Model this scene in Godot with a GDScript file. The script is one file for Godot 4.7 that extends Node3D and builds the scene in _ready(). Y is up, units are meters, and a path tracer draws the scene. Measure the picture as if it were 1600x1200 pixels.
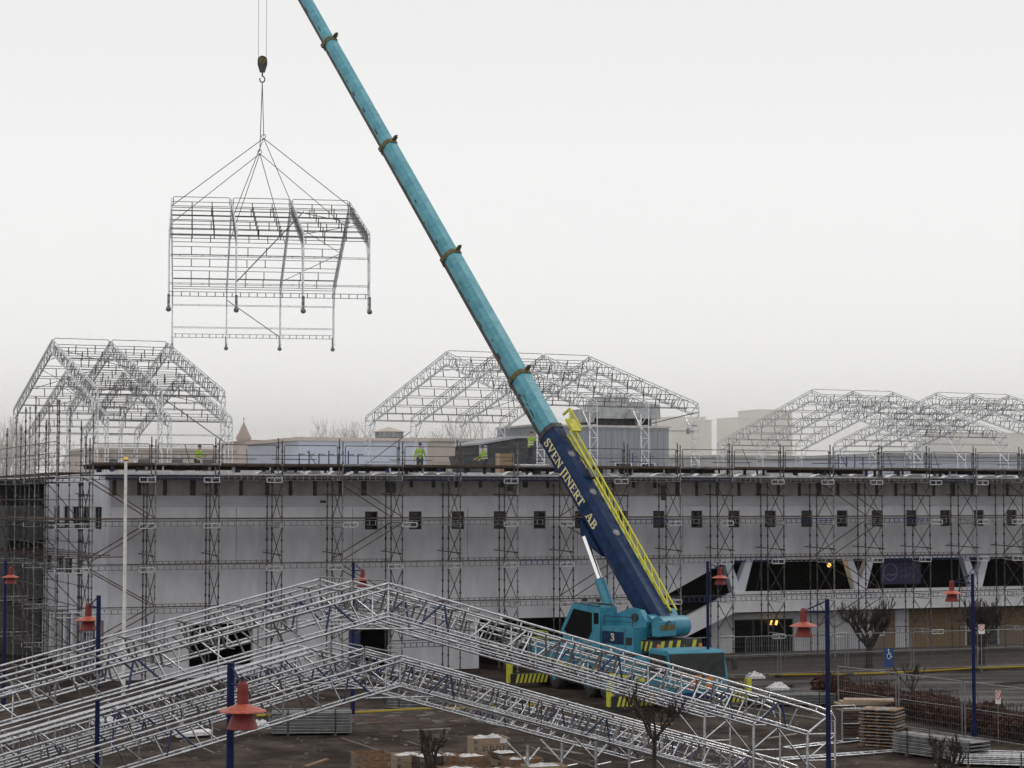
extends Node3D
# A foggy building site: a mobile crane lifts roof trusses over a scaffolded building. y up, metres, camera at the origin 8.1 m up.

class MB:
	var v := PackedVector3Array()
	var n := PackedVector3Array()
	var c := PackedColorArray()
	var ix := PackedInt32Array()
	var col := Color(1, 1, 1)
	var xf := Transform3D()
	func vert(p: Vector3, nn: Vector3) -> int:
		v.append(xf * p)
		n.append((xf.basis * nn).normalized())
		c.append(col)
		return v.size() - 1
	func tri_n(a: Vector3, b: Vector3, d: Vector3, nn: Vector3) -> void:
		if (b - a).cross(d - a).dot(nn) > 0:
			var t := b
			b = d
			d = t
		for p in [a, b, d]:
			ix.append(vert(p, nn))
	func quad(a: Vector3, b: Vector3, d: Vector3, e: Vector3, nn: Vector3) -> void:
		var i0 := vert(a, nn)
		var i1 := vert(b, nn)
		var i2 := vert(d, nn)
		var i3 := vert(e, nn)
		if (b - a).cross(d - a).dot(nn) > 0:
			ix.append_array([i0, i2, i1, i0, i3, i2])
		else:
			ix.append_array([i0, i1, i2, i0, i2, i3])
	func face(a: Vector3, b: Vector3, d: Vector3, e: Vector3, away: Vector3) -> void:
		var nn := (b - a).cross(d - a)
		if nn.length() < 1e-9:
			nn = (d - a).cross(e - a)
		if nn.dot((a + b + d + e) * 0.25 - away) < 0:
			nn = -nn
		quad(a, b, d, e, nn.normalized())
	func tube(a: Vector3, b: Vector3, r: float, k := 6, r2 := -1.0, cap := false) -> void:
		if r2 < 0:
			r2 = r
		var d := (b - a)
		if d.length() < 1e-5:
			return
		d = d.normalized()
		var u := d.cross(Vector3.UP if absf(d.y) < 0.9 else Vector3.RIGHT).normalized()
		var w := d.cross(u)
		var base := v.size()
		for i in k:
			var q := TAU * i / k
			var o := u * cos(q) + w * sin(q)
			vert(a + o * r, o)
			vert(b + o * r2, o)
		for i in k:
			var j := (i + 1) % k
			ix.append_array([base + 2 * i, base + 2 * i + 1, base + 2 * j + 1, base + 2 * i, base + 2 * j + 1, base + 2 * j])
		if cap:
			for e in [[a, r, -d], [b, r2, d]]:
				var m := vert(e[0], e[2])
				var ring := []
				for i in k:
					var q := TAU * i / k
					ring.append(vert(e[0] + (u * cos(q) + w * sin(q)) * e[1], e[2]))
				for i in k:
					var x: int = ring[i]
					var y: int = ring[(i + 1) % k]
					if e[2].dot(d) > 0:
						ix.append_array([m, y, x])
					else:
						ix.append_array([m, x, y])
	func path(pts: Array, r: float, k := 6) -> void:
		for i in pts.size() - 1:
			tube(pts[i], pts[i + 1], r, k)
	func box(ce: Vector3, s: Vector3, b := Basis()) -> void:
		var h := s * 0.5
		var X := b.x * h.x
		var Y := b.y * h.y
		var Z := b.z * h.z
		quad(ce + X - Y - Z, ce + X + Y - Z, ce + X + Y + Z, ce + X - Y + Z, b.x)
		quad(ce - X - Y - Z, ce - X + Y - Z, ce - X + Y + Z, ce - X - Y + Z, -b.x)
		quad(ce + Y - X - Z, ce + Y + X - Z, ce + Y + X + Z, ce + Y - X + Z, b.y)
		quad(ce - Y - X - Z, ce - Y + X - Z, ce - Y + X + Z, ce - Y - X + Z, -b.y)
		quad(ce + Z - X - Y, ce + Z + X - Y, ce + Z + X + Y, ce + Z - X + Y, b.z)
		quad(ce - Z - X - Y, ce - Z + X - Y, ce - Z + X + Y, ce - Z - X + Y, -b.z)
	func bx(x0: float, x1: float, y0: float, y1: float, z0: float, z1: float) -> void:
		box(Vector3(x0 + x1, y0 + y1, z0 + z1) * 0.5, Vector3(x1 - x0, y1 - y0, z1 - z0))
	func prism(poly: PackedVector2Array, z0: float, z1: float) -> void:   # polygon in x-y, from z0 to z1
		var t := Geometry2D.triangulate_polygon(poly)
		for i in range(0, t.size(), 3):
			for e in [[z0, Vector3(0, 0, -1)], [z1, Vector3(0, 0, 1)]]:
				tri_n(Vector3(poly[t[i]].x, poly[t[i]].y, e[0]), Vector3(poly[t[i + 1]].x, poly[t[i + 1]].y, e[0]), Vector3(poly[t[i + 2]].x, poly[t[i + 2]].y, e[0]), e[1])
		var s := 1.0 if not Geometry2D.is_polygon_clockwise(poly) else -1.0
		for i in poly.size():
			var a := poly[i]
			var b := poly[(i + 1) % poly.size()]
			var nn := Vector3(b.y - a.y, a.x - b.x, 0).normalized() * s
			quad(Vector3(a.x, a.y, z0), Vector3(b.x, b.y, z0), Vector3(b.x, b.y, z1), Vector3(a.x, a.y, z1), nn)
	func lathe(prof: Array, k: int, at := Vector3.ZERO) -> void:   # [radius, y] pairs, turned about y
		for i in prof.size() - 1:
			var p: Array = prof[i]
			var q: Array = prof[i + 1]
			var sl := Vector2(q[1] - p[1], p[0] - q[0]).normalized()
			for j in k:
				var a0 := TAU * j / k
				var a1 := TAU * (j + 1) / k
				var am := (a0 + a1) * 0.5
				var A := Vector3(cos(a0), 0, sin(a0))
				var B := Vector3(cos(a1), 0, sin(a1))
				var nn := Vector3(cos(am) * sl.x, sl.y, sin(am) * sl.x)
				quad(at + A * p[0] + Vector3(0, p[1], 0), at + B * p[0] + Vector3(0, p[1], 0), at + B * q[0] + Vector3(0, q[1], 0), at + A * q[0] + Vector3(0, q[1], 0), nn)
	func loft(rings: Array) -> void:   # rings of equal point count, closed; flat facets
		var mid := Vector3.ZERO
		for i in rings.size() - 1:
			var k: int = rings[i].size()
			mid = Vector3.ZERO
			for j in k:
				mid += (rings[i][j] + rings[i + 1][j]) / (2.0 * k)
			for j in k:
				face(rings[i][j], rings[i][(j + 1) % k], rings[i + 1][(j + 1) % k], rings[i + 1][j], mid)
		for e in [0, rings.size() - 1]:
			var k: int = rings[e].size()
			var ce := Vector3.ZERO
			for p in rings[e]:
				ce += p / k
			var nn: Vector3 = (rings[e][1] - rings[e][0]).cross(rings[e][2] - rings[e][1]).normalized()
			if nn.dot(ce - mid) < 0:
				nn = -nn
			for j in k:
				tri_n(ce, rings[e][j], rings[e][(j + 1) % k], nn)
	func mesh(m: Material) -> ArrayMesh:
		var a := []
		a.resize(Mesh.ARRAY_MAX)
		a[Mesh.ARRAY_VERTEX] = v
		a[Mesh.ARRAY_NORMAL] = n
		a[Mesh.ARRAY_COLOR] = c
		a[Mesh.ARRAY_INDEX] = ix
		var am := ArrayMesh.new()
		am.add_surface_from_arrays(Mesh.PRIMITIVE_TRIANGLES, a)
		am.surface_set_material(0, m)
		return am

var M := {}
var taken := {}
var bars := {}
var rng := RandomNumberGenerator.new()

func numbered(called: String) -> String:
	var k: int = taken.get(called, 0)
	taken[called] = k + 1
	return called if k == 0 else "%s_%03d" % [called, k]

func tag(o: Node, label: String, category := "", group := "", kind := "") -> Node:
	if label: o.set_meta("label", label)
	if category: o.set_meta("category", category)
	if group: o.set_meta("group", group)
	if kind: o.set_meta("kind", kind)
	return o

func thing(called: String, label: String, category: String, at := Vector3.ZERO, turn := 0.0, group := "") -> Node3D:
	var o := Node3D.new()
	o.name = numbered(called)
	add_child(o)
	o.position = at
	o.rotation.y = turn
	tag(o, label, category, group)
	return o

func put(parent: Node, called: String, mesh: Mesh, xf := Transform3D()) -> MeshInstance3D:
	var o := MeshInstance3D.new()
	o.name = called if parent != self else numbered(called)
	o.mesh = mesh
	o.transform = xf
	parent.add_child(o, true)
	return o

func part(parent: Node, called: String, mb: MB, m: Material, xf := Transform3D()) -> MeshInstance3D:
	return put(parent, called, mb.mesh(m), xf)

func struct(called: String, mb: MB, m: Material, label: String) -> MeshInstance3D:
	var o := part(self, called, mb, m)
	tag(o, label, "", "", "structure")
	return o

func joint(parent: Node, called: String, at := Vector3.ZERO) -> Node3D:
	var o := Node3D.new()
	o.name = called
	o.position = at
	parent.add_child(o, true)
	return o

func along(a: Vector3, b: Vector3) -> Transform3D:
	var y := (b - a).normalized()
	var x := y.cross(Vector3.UP if absf(y.y) < 0.95 else Vector3.BACK).normalized()
	return Transform3D(Basis(x, y, x.cross(y)), a)

func bar(parent: Node, called: String, a: Vector3, b: Vector3, r: float, m: Material, k := 6) -> MeshInstance3D:   # one tube as a part of its own; alike tubes share a mesh
	var L := snappedf((b - a).length(), 0.02)
	var key := "%s %s %s %d" % [L, r, m.resource_name, k]
	if not bars.has(key):
		var mb := MB.new()
		mb.tube(Vector3.ZERO, Vector3(0, L, 0), r, k, -1, true)
		bars[key] = mb.mesh(m)
	return put(parent, called, bars[key], along(a, b))

func ramp(a: Color, b: Color, f := 0.3, t := 0.7) -> Gradient:   # real-world base colours in, sRGB texture out
	var g := Gradient.new()
	g.offsets = PackedFloat32Array([f, t])
	g.colors = PackedColorArray([a.linear_to_srgb(), b.linear_to_srgb()])
	return g

func mat(called: String, a: Color, b: Color, rough: float, o := {}) -> StandardMaterial3D:
	var m := StandardMaterial3D.new()
	m.resource_name = called
	m.roughness = rough
	m.metallic = o.get("metal", 0.0)
	m.metallic_specular = o.get("spec", 0.5)
	if a == b:
		m.albedo_color = a.linear_to_srgb()
	else:
		var fn := FastNoiseLite.new()
		fn.seed = called.hash() % 1000
		fn.noise_type = FastNoiseLite.TYPE_SIMPLEX_SMOOTH
		fn.frequency = o.get("freq", 0.012)
		fn.fractal_octaves = 5
		fn.fractal_gain = o.get("gain", 0.55)
		var t := NoiseTexture2D.new()
		t.width = 512
		t.height = 512
		t.seamless = true
		t.noise = fn
		t.color_ramp = ramp(a, b, o.get("lo", 0.25), o.get("hi", 0.75))
		m.albedo_texture = t
		m.uv1_triplanar = true
		m.uv1_world_triplanar = o.get("world", false)
		m.uv1_scale = o.get("scale", Vector3(0.4, 0.4, 0.4))
	M[called] = m
	return m

func grey(v: float) -> Color:
	return Color(v, v, v)

func materials() -> void:
	mat("galvanised", Color(0.42, 0.43, 0.46), Color(0.74, 0.75, 0.78), 0.27, {"metal": 0.85, "scale": Vector3(0.9, 0.9, 0.9), "gain": 0.7})
	mat("dull_galvanised", Color(0.15, 0.155, 0.17), Color(0.36, 0.365, 0.38), 0.45, {"metal": 0.75, "scale": Vector3(1.1, 1.1, 1.1), "gain": 0.7})
	mat("worn_galvanised", Color(0.12, 0.12, 0.125), Color(0.26, 0.26, 0.27), 0.5, {"metal": 0.4})
	mat("hall_steel", Color(0.16, 0.165, 0.175), Color(0.36, 0.365, 0.38), 0.42, {"metal": 0.4, "scale": Vector3(1.3, 1.3, 1.3)})
	mat("scaffold_steel", Color(0.05, 0.045, 0.045), Color(0.14, 0.13, 0.13), 0.6, {"metal": 0.3})
	mat("rusty_steel", Color(0.07, 0.035, 0.022), Color(0.12, 0.08, 0.06), 0.8, {"metal": 0.1})
	mat("bright_zinc", Color(0.42, 0.42, 0.44), Color(0.66, 0.66, 0.68), 0.45, {"metal": 0.3})
	mat("blue_steel", Color(0.012, 0.025, 0.09), Color(0.02, 0.04, 0.13), 0.5, {"metal": 0.1})
	mat("black_rubber", Color(0.015, 0.015, 0.016), Color(0.03, 0.03, 0.03), 0.85)
	mat("dark_metal", Color(0.03, 0.032, 0.035), Color(0.06, 0.062, 0.065), 0.5, {"metal": 0.4})
	mat("plaster", Color(0.54, 0.545, 0.59), Color(0.68, 0.685, 0.73), 0.92, {"world": true, "scale": Vector3(0.2, 0.045, 0.2), "lo": 0.2, "hi": 0.75, "gain": 0.65})
	mat("pale_plaster", Color(0.68, 0.685, 0.725), Color(0.79, 0.795, 0.83), 0.9, {"world": true, "scale": Vector3(0.2, 0.07, 0.2)})
	mat("white_plaster", Color(0.62, 0.65, 0.74), Color(0.76, 0.79, 0.87), 0.9, {"world": true, "scale": Vector3(0.2, 0.07, 0.2)})
	mat("bare_board", Color(0.24, 0.228, 0.215), Color(0.35, 0.33, 0.315), 0.9, {"world": true, "scale": Vector3(0.3, 0.2, 0.3)})
	mat("siding", Color(0.43, 0.435, 0.475), Color(0.52, 0.525, 0.56), 0.7, {"world": true, "scale": Vector3(0.1, 0.4, 0.1)})
	mat("batten", Color(0.035, 0.03, 0.028), Color(0.07, 0.06, 0.055), 0.9)
	mat("coping", Color(0.36, 0.34, 0.33), Color(0.5, 0.48, 0.47), 0.6, {"world": true, "metal": 0.1})
	mat("dark_render", Color(0.018, 0.019, 0.024), Color(0.04, 0.042, 0.05), 0.9, {"world": true, "scale": Vector3(0.15, 0.06, 0.15)})
	mat("grey_block", Color(0.075, 0.076, 0.082), Color(0.125, 0.125, 0.13), 0.9, {"world": true, "scale": Vector3(0.2, 0.1, 0.2)})
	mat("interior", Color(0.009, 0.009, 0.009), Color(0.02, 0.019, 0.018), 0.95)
	mat("osb", Color(0.17, 0.115, 0.065), Color(0.27, 0.19, 0.115), 0.85, {"freq": 0.03, "scale": Vector3(0.5, 0.5, 0.5)})
	mat("roofing", Color(0.5, 0.5, 0.52), Color(0.7, 0.7, 0.72), 0.8, {"world": true})
	mat("asphalt", Color(0.023, 0.0178, 0.0152), Color(0.074, 0.0585, 0.0505), 0.85, {"world": true, "scale": Vector3(0.055, 0.055, 0.055), "gain": 0.72, "spec": 0.15})
	mat("road", Color(0.017, 0.0155, 0.0155), Color(0.105, 0.099, 0.098), 0.6, {"world": true, "scale": Vector3(0.02, 0.1, 0.09), "gain": 0.62, "lo": 0.35, "hi": 0.68, "spec": 0.3})
	mat("paving", Color(0.032, 0.0255, 0.024), Color(0.068, 0.052, 0.047), 0.9, {"world": true, "scale": Vector3(0.2, 0.2, 0.2)})
	mat("kerb", Color(0.12, 0.11, 0.1), Color(0.2, 0.185, 0.17), 0.9)
	mat("red_kerb", Color(0.1, 0.045, 0.032), Color(0.14, 0.07, 0.05), 0.9)
	mat("wood", Color(0.15, 0.085, 0.05), Color(0.3, 0.19, 0.115), 0.8, {"scale": Vector3(0.5, 2.5, 0.5), "freq": 0.02})
	mat("pale_wood", Color(0.27, 0.2, 0.14), Color(0.42, 0.33, 0.24), 0.8, {"scale": Vector3(0.5, 2.5, 0.5), "freq": 0.02})
	mat("dark_wood", Color(0.045, 0.03, 0.024), Color(0.1, 0.075, 0.06), 0.85, {"scale": Vector3(0.5, 2.0, 0.5)})
	mat("grey_wood", Color(0.15, 0.13, 0.125), Color(0.3, 0.27, 0.255), 0.85, {"scale": Vector3(0.5, 2.0, 0.5)})
	mat("sacking", Color(0.5, 0.5, 0.52), Color(0.78, 0.78, 0.8), 0.7, {"scale": Vector3(1, 1, 1)})
	mat("crane_teal", Color(0.028, 0.19, 0.29), Color(0.045, 0.25, 0.36), 0.35, {"scale": Vector3(0.3, 0.3, 0.3)})
	mat("boom_teal", Color(0.045, 0.245, 0.325), Color(0.1, 0.345, 0.425), 0.4, {"scale": Vector3(0.25, 0.25, 0.25), "gain": 0.7})
	mat("crane_navy", Color(0.004, 0.018, 0.066), Color(0.009, 0.034, 0.105), 0.45, {"scale": Vector3(0.3, 0.3, 0.3), "spec": 0.3})
	mat("crane_yellow", Color(0.5, 0.5, 0.045), Color(0.62, 0.6, 0.07), 0.5)
	mat("ochre", Color(0.07, 0.06, 0.025), Color(0.17, 0.14, 0.045), 0.7, {"scale": Vector3(1, 1, 1)})
	mat("lettering", Color(0.72, 0.66, 0.34), Color(0.72, 0.66, 0.34), 0.6)
	mat("chrome", Color(0.8, 0.8, 0.82), Color(0.8, 0.8, 0.82), 0.12, {"metal": 1.0})
	mat("dark_glass", Color(0.008, 0.009, 0.011), Color(0.008, 0.009, 0.011), 0.06, {"spec": 0.3})
	mat("cab_glass", Color(0.01, 0.012, 0.013), Color(0.022, 0.025, 0.026), 0.1, {"spec": 0.35})
	mat("greasy_brown", Color(0.03, 0.022, 0.018), Color(0.07, 0.055, 0.045), 0.6, {"scale": Vector3(0.6, 0.6, 0.6), "gain": 0.7})  # dark brown of the lower boom strips; the name seeds the noise
	mat("stripe_black", Color(0.014, 0.016, 0.022), Color(0.014, 0.016, 0.022), 0.6)
	mat("plate_orange", Color(0.5, 0.17, 0.015), Color(0.5, 0.17, 0.015), 0.5)
	mat("plate_red", Color(0.36, 0.03, 0.02), Color(0.36, 0.03, 0.02), 0.5)
	mat("lamp_red", Color(0.13, 0.008, 0.006), Color(0.2, 0.017, 0.012), 0.55, {"scale": Vector3(1, 1, 1)})
	mat("lamp_pink", Color(0.3, 0.045, 0.026), Color(0.44, 0.105, 0.065), 0.5, {"scale": Vector3(1.5, 1.5, 1.5)})  # paler than lamp_red: the light on the disc tops is mixed in
	mat("lamp_blue", Color(0.003, 0.008, 0.05), Color(0.005, 0.012, 0.065), 0.55, {"spec": 0.3})
	mat("pole_white", Color(0.6, 0.6, 0.58), Color(0.74, 0.74, 0.71), 0.5)
	mat("gold", Color(0.7, 0.45, 0.12), Color(0.7, 0.45, 0.12), 0.25, {"metal": 1.0})
	mat("hose_yellow", Color(0.28, 0.2, 0.008), Color(0.36, 0.27, 0.012), 0.55)
	mat("sign_blue", Color(0.01, 0.045, 0.17), Color(0.01, 0.045, 0.17), 0.45)
	mat("sign_white", Color(0.75, 0.75, 0.75), Color(0.75, 0.75, 0.75), 0.5)
	mat("sign_red", Color(0.5, 0.03, 0.03), Color(0.5, 0.03, 0.03), 0.5)
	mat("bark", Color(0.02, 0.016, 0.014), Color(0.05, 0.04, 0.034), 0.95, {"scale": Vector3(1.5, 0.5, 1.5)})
	mat("far_bark", Color(0.33, 0.315, 0.3), Color(0.4, 0.38, 0.36), 0.95)  # bark lightened: fading into the mist is put into the colour
	mat("hedge_leaf", Color(0.025, 0.01, 0.007), Color(0.13, 0.046, 0.028), 0.9, {"scale": Vector3(0.9, 0.9, 0.9), "freq": 0.03})
	mat("fence_grey", Color(0.17, 0.175, 0.18), Color(0.26, 0.265, 0.27), 0.5, {"metal": 0.4})
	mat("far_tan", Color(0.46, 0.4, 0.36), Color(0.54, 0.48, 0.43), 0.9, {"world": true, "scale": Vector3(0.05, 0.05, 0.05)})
	mat("far_pale", Color(0.74, 0.71, 0.66), Color(0.8, 0.77, 0.72), 0.9, {"world": true, "scale": Vector3(0.05, 0.05, 0.05)})  # paler copy of far_tan, with haze over the distant blocks painted in
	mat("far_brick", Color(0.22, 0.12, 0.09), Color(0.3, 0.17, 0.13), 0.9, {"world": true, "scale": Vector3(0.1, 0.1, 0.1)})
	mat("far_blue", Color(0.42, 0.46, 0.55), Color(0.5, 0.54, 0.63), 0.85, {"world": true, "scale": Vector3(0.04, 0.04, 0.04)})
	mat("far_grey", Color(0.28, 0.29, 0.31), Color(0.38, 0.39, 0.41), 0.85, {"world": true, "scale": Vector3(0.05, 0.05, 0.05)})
	mat("plant_grey", Color(0.2, 0.215, 0.245), Color(0.26, 0.275, 0.305), 0.6, {"world": true, "scale": Vector3(0.6, 0.02, 0.6), "metal": 0.15})
	mat("duct_zinc", Color(0.25, 0.26, 0.27), Color(0.36, 0.37, 0.38), 0.45, {"metal": 0.4, "scale": Vector3(0.3, 0.3, 0.3)})
	mat("shed_dark", Color(0.04, 0.042, 0.045), Color(0.07, 0.072, 0.075), 0.8, {"world": true})
	mat("hi_vis", Color(0.42, 0.6, 0.06), Color(0.5, 0.68, 0.09), 0.8)
	mat("helmet_dark", Color(0.03, 0.032, 0.035), Color(0.03, 0.032, 0.035), 0.4)
	mat("weathered_plank", Color(0.05, 0.035, 0.026), Color(0.11, 0.082, 0.063), 0.9, {"scale": Vector3(0.4, 1.5, 0.4)})
	mat("wet", Color(0.02, 0.02, 0.022), Color(0.02, 0.02, 0.022), 0.06, {"spec": 0.5})
	mat("worn_paint", Color(0.05, 0.042, 0.037), Color(0.17, 0.15, 0.13), 0.85, {"scale": Vector3(1.5, 1.5, 1.5), "gain": 0.8})
	var b := StandardMaterial3D.new()
	b.resource_name = "by_vertex"
	b.vertex_color_use_as_albedo = true
	b.roughness = 0.85
	M["by_vertex"] = b
	var gl := StandardMaterial3D.new()
	gl.resource_name = "pane"
	gl.albedo_color = Color(0.6, 0.7, 0.72, 0.22)
	gl.transparency = BaseMaterial3D.TRANSPARENCY_ALPHA
	gl.roughness = 0.05
	M["pane"] = gl
	var lit := StandardMaterial3D.new()
	lit.resource_name = "lit_lamp"
	lit.albedo_color = Color(1, 0.85, 0.5)
	lit.emission_enabled = true
	lit.emission = Color(1, 0.78, 0.35)
	lit.emission_energy_multiplier = 1.6
	M["lit_lamp"] = lit

const YAW := 0.39502    # how far the front of the building turns away, about y
const CORNER := Vector3(-18.02, 0, -92.01)

func at_front(s: float, h: float, out_: float) -> Vector3:   # along the front, up, out from it
	return CORNER + Basis(Vector3.UP, YAW) * Vector3(s, h, out_)

func cutwall(mb: MB, x0: float, x1: float, y0: float, y1: float, holes: Array, z0: float, z1: float) -> void:   # a wall of blocks round openings [x0, x1, y0, y1]
	var xs := [x0, x1]
	var ys := [y0, y1]
	for h in holes:
		xs.append_array([clampf(h[0], x0, x1), clampf(h[1], x0, x1)])
		ys.append_array([clampf(h[2], y0, y1), clampf(h[3], y0, y1)])
	xs.sort()
	ys.sort()
	for j in ys.size() - 1:
		if ys[j + 1] - ys[j] < 0.002: continue
		var start := -1.0e9
		for i in xs.size() - 1:
			if xs[i + 1] - xs[i] < 0.002: continue
			var mx: float = (xs[i] + xs[i + 1]) * 0.5
			var my: float = (ys[j] + ys[j + 1]) * 0.5
			var open := false
			for h in holes:
				if mx > h[0] and mx < h[1] and my > h[2] and my < h[3]: open = true
			if open:
				if start > -1.0e8: mb.bx(start, xs[i], ys[j], ys[j + 1], z0, z1)
				start = -1.0e9
			elif start < -1.0e8:
				start = xs[i]
		if start > -1.0e8: mb.bx(start, x1, ys[j], ys[j + 1], z0, z1)

func window(parent: Node, w: float, h: float, at: Transform3D, frame: Material, cross := true) -> void:   # frame > pane, glazing_bar; set back in its opening
	var f := MB.new()
	var t := 0.055
	f.bx(-w / 2, w / 2, 0, t, -0.05, 0.05)
	f.bx(-w / 2, w / 2, h - t, h, -0.05, 0.05)
	f.bx(-w / 2, -w / 2 + t, t, h - t, -0.05, 0.05)
	f.bx(w / 2 - t, w / 2, t, h - t, -0.05, 0.05)
	var o := part(parent, "window", f, frame, at)
	var p := MB.new()
	p.bx(-w / 2 + t, w / 2 - t, t, h - t, -0.012, 0.004)
	part(o, "pane", p, M.dark_glass)
	if cross:
		var g := MB.new()
		g.bx(-0.02, 0.02, t, h - t, 0.004, 0.03)
		part(o, "glazing_bar", g, frame)

func building() -> void:
	var b := thing("renovated_building", "long grey plastered building under renovation behind the scaffolding", "building", CORNER, YAW)
	var R := 62.0
	var wins := []
	for s in [12.02, 14.22, 16.4, 18.57, 20.67, 22.87, 25.07, 27.16, 29.3, 31.42, 33.53, 35.68, 37.8, 39.92, 42.05, 44.17, 46.3, 48.43, 50.55, 52.7]:
		wins.append([s, s + 0.65, 6.67, 7.52])
	var w := MB.new()
	cutwall(w, 0, R, 5.0, 8.25, wins, -0.35, 0)
	part(b, "upper_wall", w, M.plaster)
	for q in wins:
		window(b, 0.65, 0.85, Transform3D(Basis(), Vector3(q[0] + 0.325, 6.67, -0.16)), M.batten, false)
	w = MB.new()
	cutwall(w, 0, 17.8, 0, 5.0, [[3.66, 6.63, 0.5, 2.42], [11.82, 13.3, 0.02, 2.08]], -0.35, 0)
	part(b, "lower_wall", w, M.plaster)
	var dr := MB.new()
	dr.bx(11.25, 11.8, 0.05, 2.05, 0.01, 0.06)
	part(b, "door", dr, M.blue_steel)
	w = MB.new()
	w.prism(PackedVector2Array([Vector2(17.8, 2.35), Vector2(26.2, 2.35), Vector2(27.66, 3.22), Vector2(31.18, 4.9), Vector2(31.18, 5.0), Vector2(17.8, 5.0)]), -0.35, 0)
	part(b, "stair_wall", w, M.plaster)
	w = MB.new()
	w.prism(PackedVector2Array([Vector2(31.7, 3.42), Vector2(31.75, 2.37), Vector2(29.7, 1.52), Vector2(26.5, 0.2), Vector2(24.6, 0.2), Vector2(28.91, 2.2)]), -0.25, 0.03)
	part(b, "stair_parapet", w, M.pale_plaster)
	w = MB.new()
	w.bx(31.75, R, 2.37, 3.42, -0.25, 0.04)
	part(b, "gallery_parapet", w, M.pale_plaster)
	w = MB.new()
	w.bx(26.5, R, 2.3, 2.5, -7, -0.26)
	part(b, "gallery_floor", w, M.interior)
	for s in [31.18, 38.4, 45.62, 52.84]:
		w = MB.new()
		w.prism(PackedVector2Array([Vector2(s, 4.99), Vector2(s + 0.37, 4.99), Vector2(s + 0.83, 3.9), Vector2(s + 1.28, 4.99), Vector2(s + 1.66, 4.99), Vector2(s + 1.2, 3.42), Vector2(s + 0.5, 3.42)]), -0.5, -0.05)
		part(b, "forked_column", w, M.white_plaster)
	for s in [5.8, 11.4, 17.2, 23.0, 28.8, 34.6, 40.4, 46.2, 52.0]:
		w = MB.new()
		w.bx(s, s + 0.018, 5.0, 7.72, 0.0, 0.004)
		part(b, "wall_joint", w, M.batten)
	for q in [[9.8, 7.95, 0.3, 0.12], [13.1, 8.5, 0.45, 0.5], [19.3, 8.55, 0.3, 0.3], [27.6, 8.2, 0.25, 0.75]]:
		w = MB.new()
		w.bx(q[0], q[0] + q[2], q[1] - q[3] * 0.2, q[1] + q[3] * 0.8, -0.02, 0.03)
		part(b, "wall_vent", w, M.dark_metal)
	# ground floor under the gallery, set back
	w = MB.new()
	cutwall(w, 31.2, R, 0, 2.3, [[32.6, 36.1, 0.02, 1.9]], -1.9, -1.6)
	part(b, "shop_wall", w, M.plaster)
	for k in 3:
		window(b, 1.15, 1.85, Transform3D(Basis(), Vector3(33.2 + k * 1.16, 0.03, -1.75)), M.dark_metal, false)
	for q in [[40.9, 42.3], [43.2, 44.35], [44.4, 45.55], [45.6, 46.75], [49.0, 50.6], [50.7, 52.2]]:
		w = MB.new()
		w.bx(q[0], q[1], 0.1, 2.28, -1.59, -1.56)
		part(b, "plywood_board", w, M.osb)
	w = MB.new()
	w.bx(46.9, 48.8, 0, 2.28, -1.59, -1.5)
	part(b, "grey_door", w, M.dark_render)
	# the band under the eaves: boards between dark battens, then siding
	w = MB.new()
	w.bx(0, R, 8.25, 9.04, -0.35, -0.03)
	part(b, "eaves_band", w, M.bare_board)
	var s := 0.1
	var i := 0
	while s < 53:
		var short := s > 13 and s < 28.2
		var bt := MB.new()
		bt.bx(s, s + (0.26 if i % 7 == 3 else 0.17), 8.66 if short else 8.27, 9.03, -0.03, -0.006)
		part(b, "batten", bt, M.batten)
		s += 1.12 + 0.06 * (i % 3)
		i += 1
	for q in [[0.03, 12.8], [28.6, R]]:
		for k in 4:
			w = MB.new()
			w.bx(q[0], q[1], 7.74 + k * 0.127, 7.74 + k * 0.127 + 0.118, 0.002, 0.022)
			part(b, "siding_board", w, M.siding)
	w = MB.new()
	w.bx(-0.25, R, 9.05, 9.21, -1.0, 0.22)
	part(b, "coping", w, M.coping)
	w = MB.new()
	w.bx(-0.26, R, 9.0, 9.045, 0.1, 0.2)
	part(b, "gutter", w, M.rusty_steel)
	w = MB.new()
	w.bx(0.3, R, 9.06, 9.4, -52, -1.3)
	part(b, "roof", w, M.roofing)
	# the end wall, turned to the left
	var eb := Basis(Vector3.UP, -PI / 2)
	var ew := []
	for d in [1.9, 4.75, 7.4, 9.75, 12.5]:
		ew.append([d, d + 1.7, 6.72, 7.75])
	for q in [[6.6, 7.9], [9.0, 11.0], [11.3, 12.9], [14.6, 16.2]]:
		ew.append([q[0], q[1], 4.45, 5.2])
	w = MB.new()
	w.xf = Transform3D(eb, Vector3.ZERO)
	cutwall(w, -17, -0.36, 2.6, 9.04, ew.map(func(q): return [-q[1], -q[0], q[2], q[3]]), -0.3, 0.0)
	part(b, "end_wall", w, M.white_plaster)
	for q in ew:
		window(b, q[1] - q[0], q[3] - q[2], Transform3D(eb, eb * Vector3(-(q[0] + q[1]) / 2, q[2], -0.12)), M.batten, q[2] > 6)
	for k in 9:
		w = MB.new()
		w.xf = Transform3D(eb, Vector3.ZERO)
		w.bx(-16.9 + k * 2.0, -16.35 + k * 2.0, 0, 2.6, -0.35, 0.05)
		part(b, "pilaster", w, M.white_plaster)
		if k < 8:
			w = MB.new()
			w.xf = Transform3D(eb, Vector3.ZERO)
			w.bx(-16.34 + k * 2.0, -14.92 + k * 2.0, 0, 2.55, -0.3, -0.15)
			part(b, "shop_front", w, M.osb if k % 3 == 1 else M.dark_render)
	# inside and behind: floors and back walls, so that openings look into rooms
	w = MB.new()
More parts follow.
